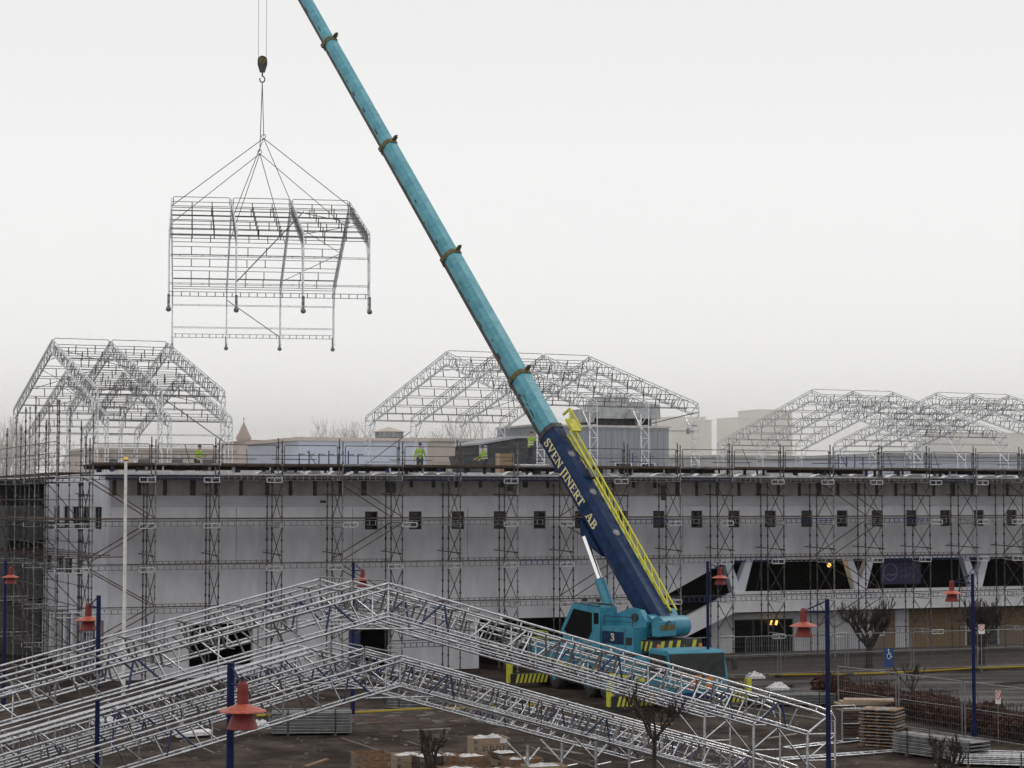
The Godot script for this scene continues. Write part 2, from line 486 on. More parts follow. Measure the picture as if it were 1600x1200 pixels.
	w.bx(0.3, R, 0, 9.05, -52.3, -52)
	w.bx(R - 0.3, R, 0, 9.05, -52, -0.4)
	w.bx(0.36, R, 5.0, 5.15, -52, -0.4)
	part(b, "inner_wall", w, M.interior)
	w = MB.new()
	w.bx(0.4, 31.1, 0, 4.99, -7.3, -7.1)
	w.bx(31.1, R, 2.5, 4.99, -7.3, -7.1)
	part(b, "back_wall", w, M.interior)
	w = MB.new()
	w.bx(-0.02, 0.3, 0, 9.04, -52, -17.05)
	part(b, "rear_end_wall", w, M.dark_render)
	for q in [[33.9, 0.4], [35.2, 1.2], [42.0, 2.5], [48.3, 0.8], [28.9, 0.7]]:
		w = MB.new()
		w.tube(Vector3(q[0], 2.5, -3 - q[1]), Vector3(q[0] + 0.8, 5, -3.4 - q[1]), 0.05)
		part(b, "prop", w, M.scaffold_steel)
	var bulb := thing("hanging_lamp", "glowing warm yellow bulb hanging in the dark gallery by the forked column", "lamp", at_front(37.98, 4.65, -1.1), YAW)
	w = MB.new()
	var prof := []
	for k in 9:
		prof.append([0.11 * sin(PI * k / 8), -0.11 * cos(PI * k / 8)])
	w.lathe(prof, 12)
	part(bulb, "bulb", w, M.lit_lamp)
	w = MB.new()
	w.tube(Vector3(0, 0.11, 0), Vector3(0, 0.34, 0), 0.012)
	part(bulb, "cord", w, M.dark_metal)
	var ol := OmniLight3D.new()
	ol.name = "bulb_light"
	ol.position = at_front(37.98, 4.65, -1.1)
	ol.light_color = Color(1, 0.8, 0.45)
	ol.light_energy = 0.25
	ol.omni_range = 40
	ol.omni_attenuation = 2
	ol.light_size = 0.1
	ol.shadow_enabled = true
	add_child(ol)
	for q in [[34.55, "left"], [34.85, "right"]]:
		var sl := thing("wall_lamp", "small warm %s lamp of the pair glowing behind the shop window" % q[1], "lamp", at_front(q[0], 1.72, -1.2), YAW)
		w = MB.new()
		w.box(Vector3.ZERO, Vector3(0.1, 0.24, 0.06), Basis(Vector3.BACK, -0.3))
		part(sl, "shade", w, M.lit_lamp)
		w = MB.new()
		w.tube(Vector3(0, 0.1, -0.01), Vector3(0, 0.58, -0.01), 0.01)
		part(sl, "rod", w, M.dark_metal)
	# the wing on the left
	var wg := thing("side_wing", "dark side wing with a grey block stair tower left of the end wall", "building", at_front(0, 0, -17.2), YAW)
	w = MB.new()
	cutwall(w, -1.75, 0.0, 2.9, 7.75, [[-1.75, 0, 5.4, 5.95]], -0.4, 0)
	w.bx(-1.75, -0.1, 0, 2.6, -0.4, 0)
	part(wg, "tower_wall", w, M.grey_block)
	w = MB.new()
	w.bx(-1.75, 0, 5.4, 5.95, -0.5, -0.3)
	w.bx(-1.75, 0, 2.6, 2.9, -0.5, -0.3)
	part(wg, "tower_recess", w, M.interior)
	w = MB.new()
	w.bx(-14, -1.76, 0, 9.0, -4.5, -4.2)
	w.bx(-14, 0, 7.76, 8.9, -4.2, -0.6)
	part(wg, "rear_wall", w, M.dark_render)
	w = MB.new()
	w.bx(-14, -0.02, 8.9, 9.15, -5, 0.1)
	part(wg, "roof", w, M.dark_render)
	for k in 6:
		for j in 3:
			var f := MB.new()
			f.bx(-3.6 - k * 1.75, -2.0 - k * 1.75, 0.3 + j * 2.9, 2.9 + j * 2.9, -4.18, -4.1)
			var fo := part(wg, "window", f, M.dark_metal)
			f = MB.new()
			f.bx(-3.52 - k * 1.75, -2.08 - k * 1.75, 0.4 + j * 2.9, 2.8 + j * 2.9, -4.1, -4.08)
			part(fo, "pane", f, M.dark_glass)

func setting() -> void:
	var g := MB.new()
	g.quad(Vector3(-900, 0, 120), Vector3(900, 0, 120), Vector3(900, 0, -1500), Vector3(-900, 0, -1500), Vector3.UP)
	struct("ground", g, M.asphalt, "brown grey asphalt yard of the building site")
	var b := Basis(Vector3.UP, YAW)
	g = MB.new()
	g.xf = Transform3D(b, CORNER)
	g.quad(Vector3(25, 0.006, 11), Vector3(110, 0.006, 11), Vector3(110, 0.006, 30), Vector3(25, 0.006, 30), Vector3.UP)
	struct("road", g, M.road, "wet grey street with pale and dark streaks on the right")
	g = MB.new()
	g.xf = Transform3D(b, CORNER)
	g.bx(21.5, 110, 0, 0.12, 0.3, 9.2)
	struct("pavement", g, M.paving, "paved strip before the gallery of the building")
	for k in 24:
		g = MB.new()
		g.bx(-0.98, 0.98, 0, 0.14, -0.12, 0.12)
		var kb := part(self, "kerb", g, M.red_kerb if k % 4 == 3 else M.kerb, Transform3D(b, at_front(24 + k * 2.0, 0.0, 9.4)))
		tag(kb, "kerb stones along the paved strip", "", "", "structure")
	# painted lines, puddles and covers
	var ln := [[Vector3(-3.4, 0, -64.6), Vector3(-5.8, 0, -70.2)], [Vector3(-1.2, 0, -63.6), Vector3(-3.5, 0, -69.2)], [Vector3(2.6, 0, -62.4), Vector3(0.6, 0, -67.5)], [Vector3(6.2, 0, -64), Vector3(4.4, 0, -69)], [Vector3(-9.5, 0, -66), Vector3(-11.6, 0, -71)]]
	for q in ln:
		g = MB.new()
		var dv: Vector3 = (q[1] - q[0])
		g.box(Vector3(0, 0.003, 0), Vector3(0.1, 0.006, dv.length()))
		var pl := part(self, "painted_line", g, M.worn_paint, Transform3D(Basis(Vector3.UP, atan2(dv.x, dv.z)), (q[0] + q[1]) * 0.5))
		tag(pl, "worn pale parking line on the yard", "", "", "structure")
	rng.seed = 77
	for q in [[27.0, 14.0, 3.4, 0.9], [33.5, 13.2, 4.2, 0.8], [38.0, 16.5, 5.0, 1.1], [43.0, 13.8, 3.0, 0.7], [46.0, 18.0, 4.5, 1.2], [30.5, 18.5, 3.2, 0.9], [36.0, 21.0, 3.6, 1.0]]:
		g = MB.new()
		var ring := []
		for k in 28:
			var a := TAU * k / 28
			var r := 1.0 + 0.28 * sin(a * 3 + q[0]) + 0.16 * sin(a * 7 + q[1])
			ring.append(Vector3(cos(a) * r * q[2] * 0.5, 0.011, sin(a) * r * q[3] * 0.5))
		for k in 28:
			g.tri_n(Vector3(0, 0.011, 0), ring[k], ring[(k + 1) % 28], Vector3.UP)
		var pu := part(self, "puddle", g, M.wet, Transform3D(b, at_front(q[0], 0, q[1])))
		tag(pu, "shallow puddle on the wet street", "", "", "structure")
	# a patch of clinker paving in the yard, laid stone by stone on its near side
	g = MB.new()
	var pv := Basis(Vector3.UP, 0.14)
	g.xf = Transform3D(pv, Vector3(-3.59, 0, -77.158))
	g.bx(-3.2, 3.4, -0.1, 0.02, -2.6, 2.6)
	var pave := struct("paved_path", g, M.kerb, "patch of reddish clinker paving in the yard")
	var stones := []
	for q in [M.paving, M.red_kerb, M.kerb]:
		var sb := MB.new()
		sb.bx(-0.19, 0.19, 0, 0.03, -0.09, 0.09)
		stones.append(sb.mesh(q))
	rng.seed = 5
	for j in 18:
		for i in 16:
			var k: int = 0 if rng.randf() < 0.78 else 1 + rng.randi() % 2
			put(pave, "paving_stone", stones[k], Transform3D(pv, Vector3(-3.59, 0, -77.158) + pv * Vector3(-3.0 + i * 0.4 + 0.2 * (j % 2), 0.012 + rng.randf() * 0.006, 2.5 - j * 0.29)))
	# the mist: a bank of fog that begins behind the front of the building
	var fm := FogMaterial.new()
	fm.resource_name = "mist"
	fm.density = 0.0025
	fm.albedo = Color(0.98, 0.975, 0.965)
	var fog := FogVolume.new()
	fog.name = "fog_bank"
	fog.shape = RenderingServer.FOG_VOLUME_SHAPE_BOX
	fog.size = Vector3(1400, 30, 520)
	fog.position = Vector3(0, 14.9, -387)
	fog.material = fm
	add_child(fog)
	tag(fog, "bank of pale fog hanging behind the building", "fog", "", "stuff")

func far_building(called: String, label: String, x0: float, x1: float, h: float, z: float, deep: float, wall: Material, roof: Material, rows := 0, turn := YAW, group := "") -> Node3D:
	var w := (x1 - x0) / cos(turn) * 0.98
	var b := thing(called, label, "building", Vector3((x0 + x1) / 2, 0, z), turn, group)
	var m := MB.new()
	m.bx(-w / 2, w / 2, 0, h - 0.25, -deep, 0)
	part(b, "wall", m, wall)
	m = MB.new()
	m.bx(-w / 2 - 0.2, w / 2 + 0.2, h - 0.25, h, -deep - 0.2, 0.2)
	part(b, "roof", m, roof)
	if rows > 0:
		var k := 0
		while k * 3.2 + 1.2 < w - 1.5:
			for j in rows:
				m = MB.new()
				m.bx(-w / 2 + 1.2 + k * 3.2, -w / 2 + 2.6 + k * 3.2, h - 2.4 - j * 3.0, h - 1.0 - j * 3.0, 0.0, 0.06)
				var f := part(b, "window", m, M.far_grey)
				m = MB.new()
				m.bx(-w / 2 + 1.3 + k * 3.2, -w / 2 + 2.5 + k * 3.2, h - 2.3 - j * 3.0, h - 1.1 - j * 3.0, 0.06, 0.07)
				part(f, "pane", m, M.dark_glass)
			k += 1
	return b

func background() -> void:
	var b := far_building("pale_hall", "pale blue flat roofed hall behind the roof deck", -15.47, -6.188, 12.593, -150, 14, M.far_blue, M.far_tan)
	var m := MB.new()
	var v := thing("roof_vent", "round louvred vent with a shallow cone cap on the pale hall", "vent", Vector3(-9.361, 12.773, -156), YAW)
	m.lathe([[1.05, 0], [1.05, 0.42]], 18)
	part(v, "drum", m, M.duct_zinc)
	m = MB.new()
	m.lathe([[1.2, 0.42], [1.2, 0.47], [0.0, 0.85]], 18)
	part(v, "cap", m, M.far_tan)
	for k in 18:
		m = MB.new()
		m.box(Vector3(1.07, 0.21, 0), Vector3(0.03, 0.36, 0.12))
		part(v, "slat", m, M.plant_grey, Transform3D(Basis(Vector3.UP, TAU * k / 18), Vector3.ZERO))
	far_building("beige_block", "low beige block between the pale hall and the dark shed", -9.676, -0.538, 13.199, -172, 12, M.far_tan, M.far_tan, 0)
	far_building("long_terrace", "long hazy tan terrace left of the pale hall", -29.964, -23.648, 14.846, -235, 14, M.far_tan, M.far_brick, 2)
	far_building("hazy_terrace", "hazy tan building behind the leftmost roof frame", -40.618, -27.12, 13.091, -200, 12, M.far_tan, M.far_tan, 1)
	# the small tower with a pointed brick coloured roof
	var t := thing("church_tower", "round tower with a pointed reddish roof and a cross, faint in the haze", "church", Vector3(-43.244, 8.1, -330) * Vector3(1, 0, 1), 0.0)
	m = MB.new()
	m.lathe([[1.1, 0], [1.1, 17.9]], 20)
	part(t, "drum_wall", m, M.far_brick)
	m = MB.new()
	m.lathe([[1.32, 17.75], [1.2, 18.1], [0.72, 19.0], [0.34, 19.9], [0.0, 20.6]], 20)
	part(t, "roof", m, M.far_brick)
	m = MB.new()
	m.tube(Vector3(0, 20.5, 0), Vector3(0, 21.3, 0), 0.05)
	m.tube(Vector3(-0.22, 21.05, 0), Vector3(0.22, 21.05, 0), 0.05)
	part(t, "cross", m, M.dark_metal)
	for k in 4:
		m = MB.new()
		m.box(Vector3(0, 16.5, 1.1), Vector3(0.35, 1.0, 0.06))
		part(t, "window", m, M.dark_glass, Transform3D(Basis(Vector3.UP, 0.8 * k - 1.2), Vector3.ZERO))
	# dark shed and plant room on the roof
	var sh := thing("roof_shed", "dark open fronted shed with a pale sloping roof on the building's roof", "shed", Vector3(-0.152, 8.1, -122) * Vector3(1, 0, 1) + Vector3(0, 9.4, 0), YAW)
	m = MB.new()
	m.prism(PackedVector2Array([Vector2(-1.9, 0), Vector2(1.9, 0), Vector2(1.9, 2.35), Vector2(0.4, 2.3), Vector2(-1.9, 1.9)]), -4, 0)
	part(sh, "wall", m, M.shed_dark)
	m = MB.new()
	m.prism(PackedVector2Array([Vector2(-2.1, 1.9), Vector2(0.4, 2.32), Vector2(2.0, 2.37), Vector2(2.0, 2.5), Vector2(0.3, 2.46), Vector2(-2.1, 2.0)]), -4.2, 0.25)
	part(sh, "roof", m, M.far_grey)
	m = MB.new()
	m.bx(-1.95, -1.45, 0.02, 1.88, 0.005, 0.05)
	part(sh, "corner_panel", m, M.far_blue)
	m = MB.new()
	m.bx(-0.2, 1.2, 0.05, 1.7, 0.005, 0.04)
	part(sh, "door", m, M.dark_metal)
	var pr := thing("plant_room", "blue grey sheet metal plant room on the roof behind the crane boom", "building", Vector3(5.627, 8.1, -127) * Vector3(1, 0, 1) + Vector3(0, 9.4, 0), YAW)
	for k in 23:
		m = MB.new()
		m.bx(-4.6 + k * 0.4, -4.6 + k * 0.4 + 0.385, 0, 3.15, -0.06, 0.0)
		part(pr, "cladding_panel", m, M.plant_grey)
	m = MB.new()
	m.bx(-4.6, 4.6, 0, 3.15, -6, -0.062)
	part(pr, "wall", m, M.plant_grey)
	m = MB.new()
	m.bx(-4.7, 4.7, 3.15, 3.28, -6.1, 0.1)
	part(pr, "roof", m, M.coping)
	for q in [[1.4, 1.0], [3.0, 1.1]]:
		var f := MB.new()
		f.bx(q[0] - 0.6, q[0] + 0.6, 0.55, 1.0, 0.0, 0.05)
		var fo := part(pr, "window", f, M.bright_zinc)
		f = MB.new()
		f.bx(q[0] - 0.5, q[0] + 0.5, 0.63, 0.92, 0.05, 0.06)
		part(fo, "pane", f, M.dark_glass)
	var du := thing("ventilation_duct", "large grey tapering ventilation hoods on top of the plant room", "vent", Vector3(7.382, 8.1, -130) * Vector3(1, 0, 1) + Vector3(0, 12.7, 0), YAW)
	m = MB.new()
	m.bx(-2.0, 2.2, 0, 0.5, -3, -0.4)
	part(du, "base", m, M.dark_metal)
	m = MB.new()
	m.loft([[Vector3(-2.1, 0.5, 0), Vector3(0.35, 0.5, 0), Vector3(0.35, 0.5, -3), Vector3(-2.1, 0.5, -3)], [Vector3(-1.45, 1.95, -0.5), Vector3(0.2, 1.95, -0.5), Vector3(0.2, 1.95, -2.6), Vector3(-1.45, 1.95, -2.6)]])
	part(du, "tapered_hood", m, M.duct_zinc)
	m = MB.new()
	m.loft([[Vector3(-0.3, 0.52, 0.2), Vector3(2.2, 0.52, 0.2), Vector3(2.2, 0.52, -2), Vector3(-0.3, 0.52, -2)], [Vector3(0.5, 1.55, 0.1), Vector3(2.2, 1.45, 0.1), Vector3(2.2, 1.45, -2), Vector3(0.5, 1.55, -2)]])
	part(du, "side_hood", m, M.duct_zinc)
	m = MB.new()
	m.bx(-2.9, -2.12, 0.25, 1.1, -2.5, -0.5)
	part(du, "cowl", m, M.duct_zinc)
	m = MB.new()
	m.bx(0.6, 0.9, 0, 0.5, -0.38, 0.1)
	m.bx(1.6, 1.9, 0, 0.5, -0.38, 0.1)
	part(du, "support", m, M.bright_zinc)
	# floodlight mast
	var fl := thing("floodlight_mast", "slim mast with a box floodlight right of the plant room", "lamp", Vector3(11.047, 8.1, -126) * Vector3(1, 0, 1) + Vector3(0, 9.4, 0), YAW)
	m = MB.new()
	m.tube(Vector3.ZERO, Vector3(0, 3.3, 0), 0.045)
	part(fl, "mast", m, M.worn_galvanised)
	m = MB.new()
	m.bx(-0.3, 0.02, 2.7, 3.05, -0.1, 0.2)
	part(fl, "lamp_head", m, M.duct_zinc)
	m = MB.new()
	m.bx(-0.25, 0.35, 3.2, 3.26, -0.05, 0.05)
	part(fl, "crossbar", m, M.worn_galvanised)
	# far, mostly lost in the mist
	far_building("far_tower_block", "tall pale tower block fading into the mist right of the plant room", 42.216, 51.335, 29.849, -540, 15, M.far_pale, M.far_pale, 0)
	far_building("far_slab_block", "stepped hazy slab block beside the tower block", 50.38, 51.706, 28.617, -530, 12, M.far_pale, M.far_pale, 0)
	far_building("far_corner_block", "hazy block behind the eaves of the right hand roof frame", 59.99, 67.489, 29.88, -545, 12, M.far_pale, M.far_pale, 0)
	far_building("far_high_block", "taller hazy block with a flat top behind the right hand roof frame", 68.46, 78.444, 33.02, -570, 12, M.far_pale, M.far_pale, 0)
	far_building("far_low_hall", "long low hazy hall with white skylights on the right", 22.273, 41.097, 12.978, -230, 20, M.far_grey, M.far_grey)
	for k in 4:
		m = MB.new()
		m.prism(PackedVector2Array([Vector2(-0.5, 0), Vector2(0.5, 0), Vector2(0.1, 0.45), Vector2(-0.4, 0.45)]), -1, 0)
		var sk := part(self, "skylight", m, M.sign_white, Transform3D(Basis(Vector3.UP, YAW), Vector3(25.27, 12.187, -226) + Vector3(1.6 * k, -0.05, -0.5 * k) + Vector3(0, 0.6, -3)))
		tag(sk, "white skylight on the long low hazy hall, number %s from the left" % ["one", "two", "three", "four"][k], "skylight", "skylights on the low hall")
	far_building("grey_store", "blue grey store behind the scaffold rails at the right edge", 28.59, 41.986, 11.643, -160, 20, M.far_blue, M.far_grey)
	far_building("far_right_block", "wide hazy block above the blue grey store", 109.402, 134.408, 24.328, -500, 20, M.far_pale, M.far_pale, 0)
	var tent := thing("white_dome", "white tent dome faint behind the right hand roof frames", "tent", Vector3(49.572, 8.1, -240) * Vector3(1, 0, 1), YAW)
	m = MB.new()
	var pr2 := PackedVector2Array()
	for k in 13:
		pr2.append(Vector2(-cos(PI * k / 12) * 3.4, 13.2 + sin(PI * k / 12) * 2.2))
	m.prism(pr2, -9, 0)
	part(tent, "membrane", m, M.sign_white)
	m = MB.new()
	m.bx(-3.4, 3.4, 0, 13.2, -9, 0)
	part(tent, "base_wall", m, M.far_grey)

# ---- roof trusses
const HALF := 12.0
const RISE := 3.2
const DEEP := 0.75
var tm := {}

func slope_point(a: float, q: float, sg: float) -> Vector3:   # a along the slope from the ridge, q below the top rail, sg the side
	return Vector3((0.96623 * a - 0.25766 * q) * sg, -0.25766 * a - 0.96623 * q, 0)

func web_list() -> Array:   # the struts of one slope: [a top, q, a bottom, q, kind]
	var out := []
	var p := 0.94
	for i in 13:
		var n := 0.55 + p * i
		if n > 11.6: break
		var blue := i % 5 == 1
		if blue:
			out.append([n - 0.08, 0.14, n - 0.5, 0.74, 2])
			out.append([n + 0.0, 0.14, n + 0.27, 0.74, 2])
		else:
			out.append([n + 0.34, 0.13, n - 0.14, 0.74, 1])
			out.append([n - 0.12, 0.13, n + 0.05, 0.74, 0])
		out.append([n + 0.48, 0.13, n + 0.33, 0.74, 0])
	return out

func truss_meshes() -> void:
	for sg in [-1.0, 1.0]:
		var t := MB.new()
		var pts := [slope_point(0.0, 0.0, sg), slope_point(11.95, 0.0, sg), slope_point(12.33, 0.03, sg), Vector3(12.02 * sg, -RISE - 0.2, 0)]
		t.path(pts, 0.03)
		t.path([slope_point(-0.03, 0.13, sg), slope_point(11.85, 0.13, sg), slope_point(12.2, 0.17, sg), Vector3(11.86 * sg, -RISE - 0.34, 0)], 0.03)
		for i in 9:
			t.tube(slope_point(0.7 + i * 1.4, 0, sg), slope_point(0.7 + i * 1.4, 0.13, sg), 0.02)
		for a in [2.95, 5.95, 8.95]:
			for q in [0.0, 0.13]:
				t.tube(slope_point(a - 0.1, q, sg), slope_point(a + 0.1, q, sg), 0.036, 8, -1, true)
			t.box(slope_point(a, 0.065, sg), Vector3(0.07, 0.15, 0.05))
		tm["top%d" % sg] = t.mesh(M.galvanised)
		t = MB.new()
		t.path([slope_point(0.2, DEEP, sg), slope_point(11.78, DEEP, sg)], 0.036)
		t.path([slope_point(0.2, DEEP - 0.085, sg), slope_point(11.78, DEEP - 0.085, sg)], 0.024)
		for a in [2.95, 5.95, 8.95]:
			t.tube(slope_point(a - 0.11, DEEP, sg), slope_point(a + 0.11, DEEP, sg), 0.047, 8, -1, true)
		tm["bottom%d" % sg] = t.mesh(M.galvanised)
		t = MB.new()
		for w in web_list():
			t.tube(slope_point(w[0], w[1], sg), slope_point(w[2], w[3], sg), 0.022 if w[4] < 2 else 0.026, 5)
		tm["web%d" % sg] = t.mesh(M.hall_steel)
		tm["darkweb%d" % sg] = t.mesh(M.worn_galvanised)

func leg_meshes(leg: float) -> Array:   # outer post and inner post with rungs, on the right; mirrored by turning
	var key := "leg%.2f" % leg
	if not tm.has(key):
		var o := MB.new()
		o.tube(Vector3(12.02, -RISE - 0.18, 0), Vector3(12.02, -RISE - leg, 0), 0.028)
		o.box(Vector3(12.02, -RISE - leg + 0.01, 0), Vector3(0.15, 0.02, 0.15))
		var i := MB.new()
		i.tube(Vector3(11.22, -RISE - 0.52, 0), Vector3(11.22, -RISE - leg, 0), 0.042)
		i.box(Vector3(11.22, -RISE - leg + 0.01, 0), Vector3(0.17, 0.02, 0.17))
		var r := MB.new()
		r.tube(Vector3(11.22, -RISE - 0.52, 0), Vector3(11.95, -RISE - 0.02, 0), 0.03)
		var y := 0.55
		var k := 0
		while y < leg - 0.1:
			r.tube(Vector3(11.22, -RISE - y, 0), Vector3(12.02, -RISE - y, 0), 0.026)
			if y + 0.62 < leg:
				r.tube(Vector3(11.22, -RISE - y - (0.62 if k % 2 == 0 else 0.04), 0), Vector3(12.02, -RISE - y - (0.04 if k % 2 == 0 else 0.62), 0), 0.022)
			y += 0.66
			k += 1
		var b := MB.new()
		b.tube(Vector3(10.35, -RISE - 0.36, 0), Vector3(11.22, -RISE - minf(1.35, leg - 0.1), 0), 0.026)
		tm[key] = [o.mesh(M.galvanised), i.mesh(M.galvanised), r.mesh(M.galvanised), b.mesh(M.galvanised)]
	return tm[key]

func add_truss(parent: Node3D, at: Vector3, leg: float, single: bool, worn: bool) -> void:
	var tr := joint(parent, "truss", at)
	for sg in [-1, 1]:
		put(tr, "top_chord", tm["top%d" % sg])
		put(tr, "bottom_chord", tm["bottom%d" % sg])
		if single:
			for w in web_list():
				var h := fmod(absf(w[0] * 12.9898 + at.z * 7.31 + sg * 3.7), 1.0)
				var m: Material = M.blue_steel if w[4] == 2 or h < 0.07 else (M.scaffold_steel if h < 0.17 else (M.dull_galvanised if h < 0.58 else M.galvanised))
				bar(tr, "web_strut", slope_point(w[0], w[1], sg), slope_point(w[2], w[3], sg), 0.024 if w[4] < 2 else 0.027, m, 5)
		else:
			tag(put(tr, "web", tm[("darkweb%d" if worn else "web%d") % sg]), "", "", "", "stuff")
		var turn := Transform3D(Basis(Vector3.UP, 0.0 if sg > 0 else PI), Vector3.ZERO)
		var lm := leg_meshes(leg)
		put(tr, "outer_leg", lm[0], turn)
		put(tr, "inner_leg", lm[1], turn)
		put(tr, "leg_bracing", lm[2], turn)
		put(tr, "knee_brace", lm[3], turn)
	bar(tr, "ridge_post", Vector3(0, -0.03, 0), Vector3(0, -0.77, 0), 0.026, M.galvanised)
	bar(tr, "ridge_tie", slope_point(1.3, DEEP, -1), slope_point(1.3, DEEP, 1), 0.022, M.galvanised)

func ladder_mesh(L: float, tall: float, posts: int, r := 0.016, key := "") -> ArrayMesh:   # two tubes joined by posts, along x and down
	var k := "ladder %.2f %.2f %d %s" % [L, tall, posts, key]
	if not tm.has(k):
		var m := MB.new()
		m.tube(Vector3(0.04, 0, 0), Vector3(L - 0.04, 0, 0), r)
		m.tube(Vector3(0.04, -tall, 0), Vector3(L - 0.04, -tall, 0), r)
		for i in posts:
			var x := L * (i + 0.5) / posts if posts > 2 else L * (0.34 + 0.33 * i)
			m.tube(Vector3(x, 0, 0), Vector3(x, -tall, 0), r * 1.5)
		tm[k] = m.mesh(M[key] if key else M.worn_galvanised)
	return tm[k]

func purlins(parent: Node3D, apex: float, z0: float, bay: float, spots: Array, key := "") -> void:   # the frames between one truss and the next
	var dirz := signf(bay)
	var L := absf(bay)
	for sg in [-1.0, 1.0]:
		var down := Vector3(-0.25766 * sg, -0.96623, 0)
		for a in spots:
			var p := slope_point(a, 0.06, sg) + Vector3(0, apex, z0)
			var X := Vector3(0, 0, dirz)
			var Y := -down
			put(parent, "purlin_frame", ladder_mesh(L, 0.46, 2, 0.018, key), Transform3D(Basis(X, Y, X.cross(Y)), p))
		var e := Vector3(12.02 * sg, apex - RISE - 0.25, z0)
		bar(parent, "eaves_tube", e, e + Vector3(0, 0, bay), 0.02, M.worn_galvanised)
	# ridge frame: a rail bent down at both ends
	var m := MB.new()
	if not tm.has("ridge%.2f" % bay):
		m.path([Vector3(0, -0.34, 0.09 * dirz), Vector3(0, 0.02, 0.09 * dirz), Vector3(0, 0.06, 0.14 * dirz), Vector3(0, 0.06, bay - 0.14 * dirz), Vector3(0, 0.02, bay - 0.09 * dirz), Vector3(0, -0.34, bay - 0.09 * dirz)], 0.02)
		tm["ridge%.2f" % bay] = m.mesh(M.worn_galvanised)
	put(parent, "ridge_rail", tm["ridge%.2f" % bay], Transform3D(Basis(), Vector3(0, apex, z0)))

func frame_hall(called: String, label: String, ridge: Vector3, yaw: float, bay: float, count: int, leg: float, o := {}) -> Node3D:
	var apex := RISE + leg
	var h := thing(called, label, "roof frame", ridge - Vector3(0, apex, 0), yaw, o.get("group", ""))
	for i in count:
		add_truss(h, Vector3(0, apex, -bay * i), leg, o.get("single", false), o.get("worn", false))
		if i < count - 1 and o.get("purlins", true):
			purlins(h, apex, -bay * i, -bay, o.get("spots", [1.1, 2.9, 4.7, 6.5, 8.3, 10.1, 11.4]), o.get("purlin_key", "scaffold_steel"))
	if o.get("walls", true):
		for i in count - 1:
			for sg in [-1.0, 1.0]:
				var z := -bay * i
				var X := Vector3(0, 0, signf(-bay))
				var bs := Basis(X, Vector3.UP, X.cross(Vector3.UP))
				put(h, "foot_ladder", ladder_mesh(absf(bay), 0.2, 8), Transform3D(bs, Vector3(12.02 * sg, 0.62, z)))
				put(h, "wall_rail", ladder_mesh(absf(bay), 0.06, 3, 0.013), Transform3D(bs, Vector3(12.02 * sg, 1.02, z)))
				put(h, "wall_rail", ladder_mesh(absf(bay), 0.06, 3, 0.013), Transform3D(bs, Vector3(12.02 * sg, minf(2.3, leg - 0.7), z)))
	for q in o.get("braces", []):   # [bay, side, a from, a to]
		var a0 := slope_point(q[2], 0.3, q[1]) + Vector3(0, apex, -bay * q[0])
		var a1 := slope_point(q[3], 0.3, q[1]) + Vector3(0, apex, -bay * (q[0] + 1))
		bar(h, "roof_brace", a0, a1, 0.02, M.worn_galvanised)
	for q in o.get("wall_braces", []):   # [bay, side, height from, height to]
		bar(h, "wall_brace", Vector3(12.02 * q[1], q[2], -bay * q[0]), Vector3(12.02 * q[1], q[3], -bay * (q[0] + 1)), 0.024, M.scaffold_steel)
	if o.get("feet", false):
		var m := MB.new()
		var prof := []
		for k in 9:
			prof.append([0.125 * sin(PI * k / 8), -0.125 * cos(PI * k / 8) - 0.18])
		m.lathe(prof, 12)
		m.tube(Vector3(0, -0.06, 0), Vector3(0, 0.5, 0), 0.06)
		var fm := m.mesh(M.worn_galvanised)
		for i in count:
			for sg in [-1.0, 1.0]:
				put(h, "wheel", fm, Transform3D(Basis(), Vector3(12.02 * sg, 0.0, -bay * i)))
	return h

func deg(a: float) -> float:
	return deg_to_rad(a)

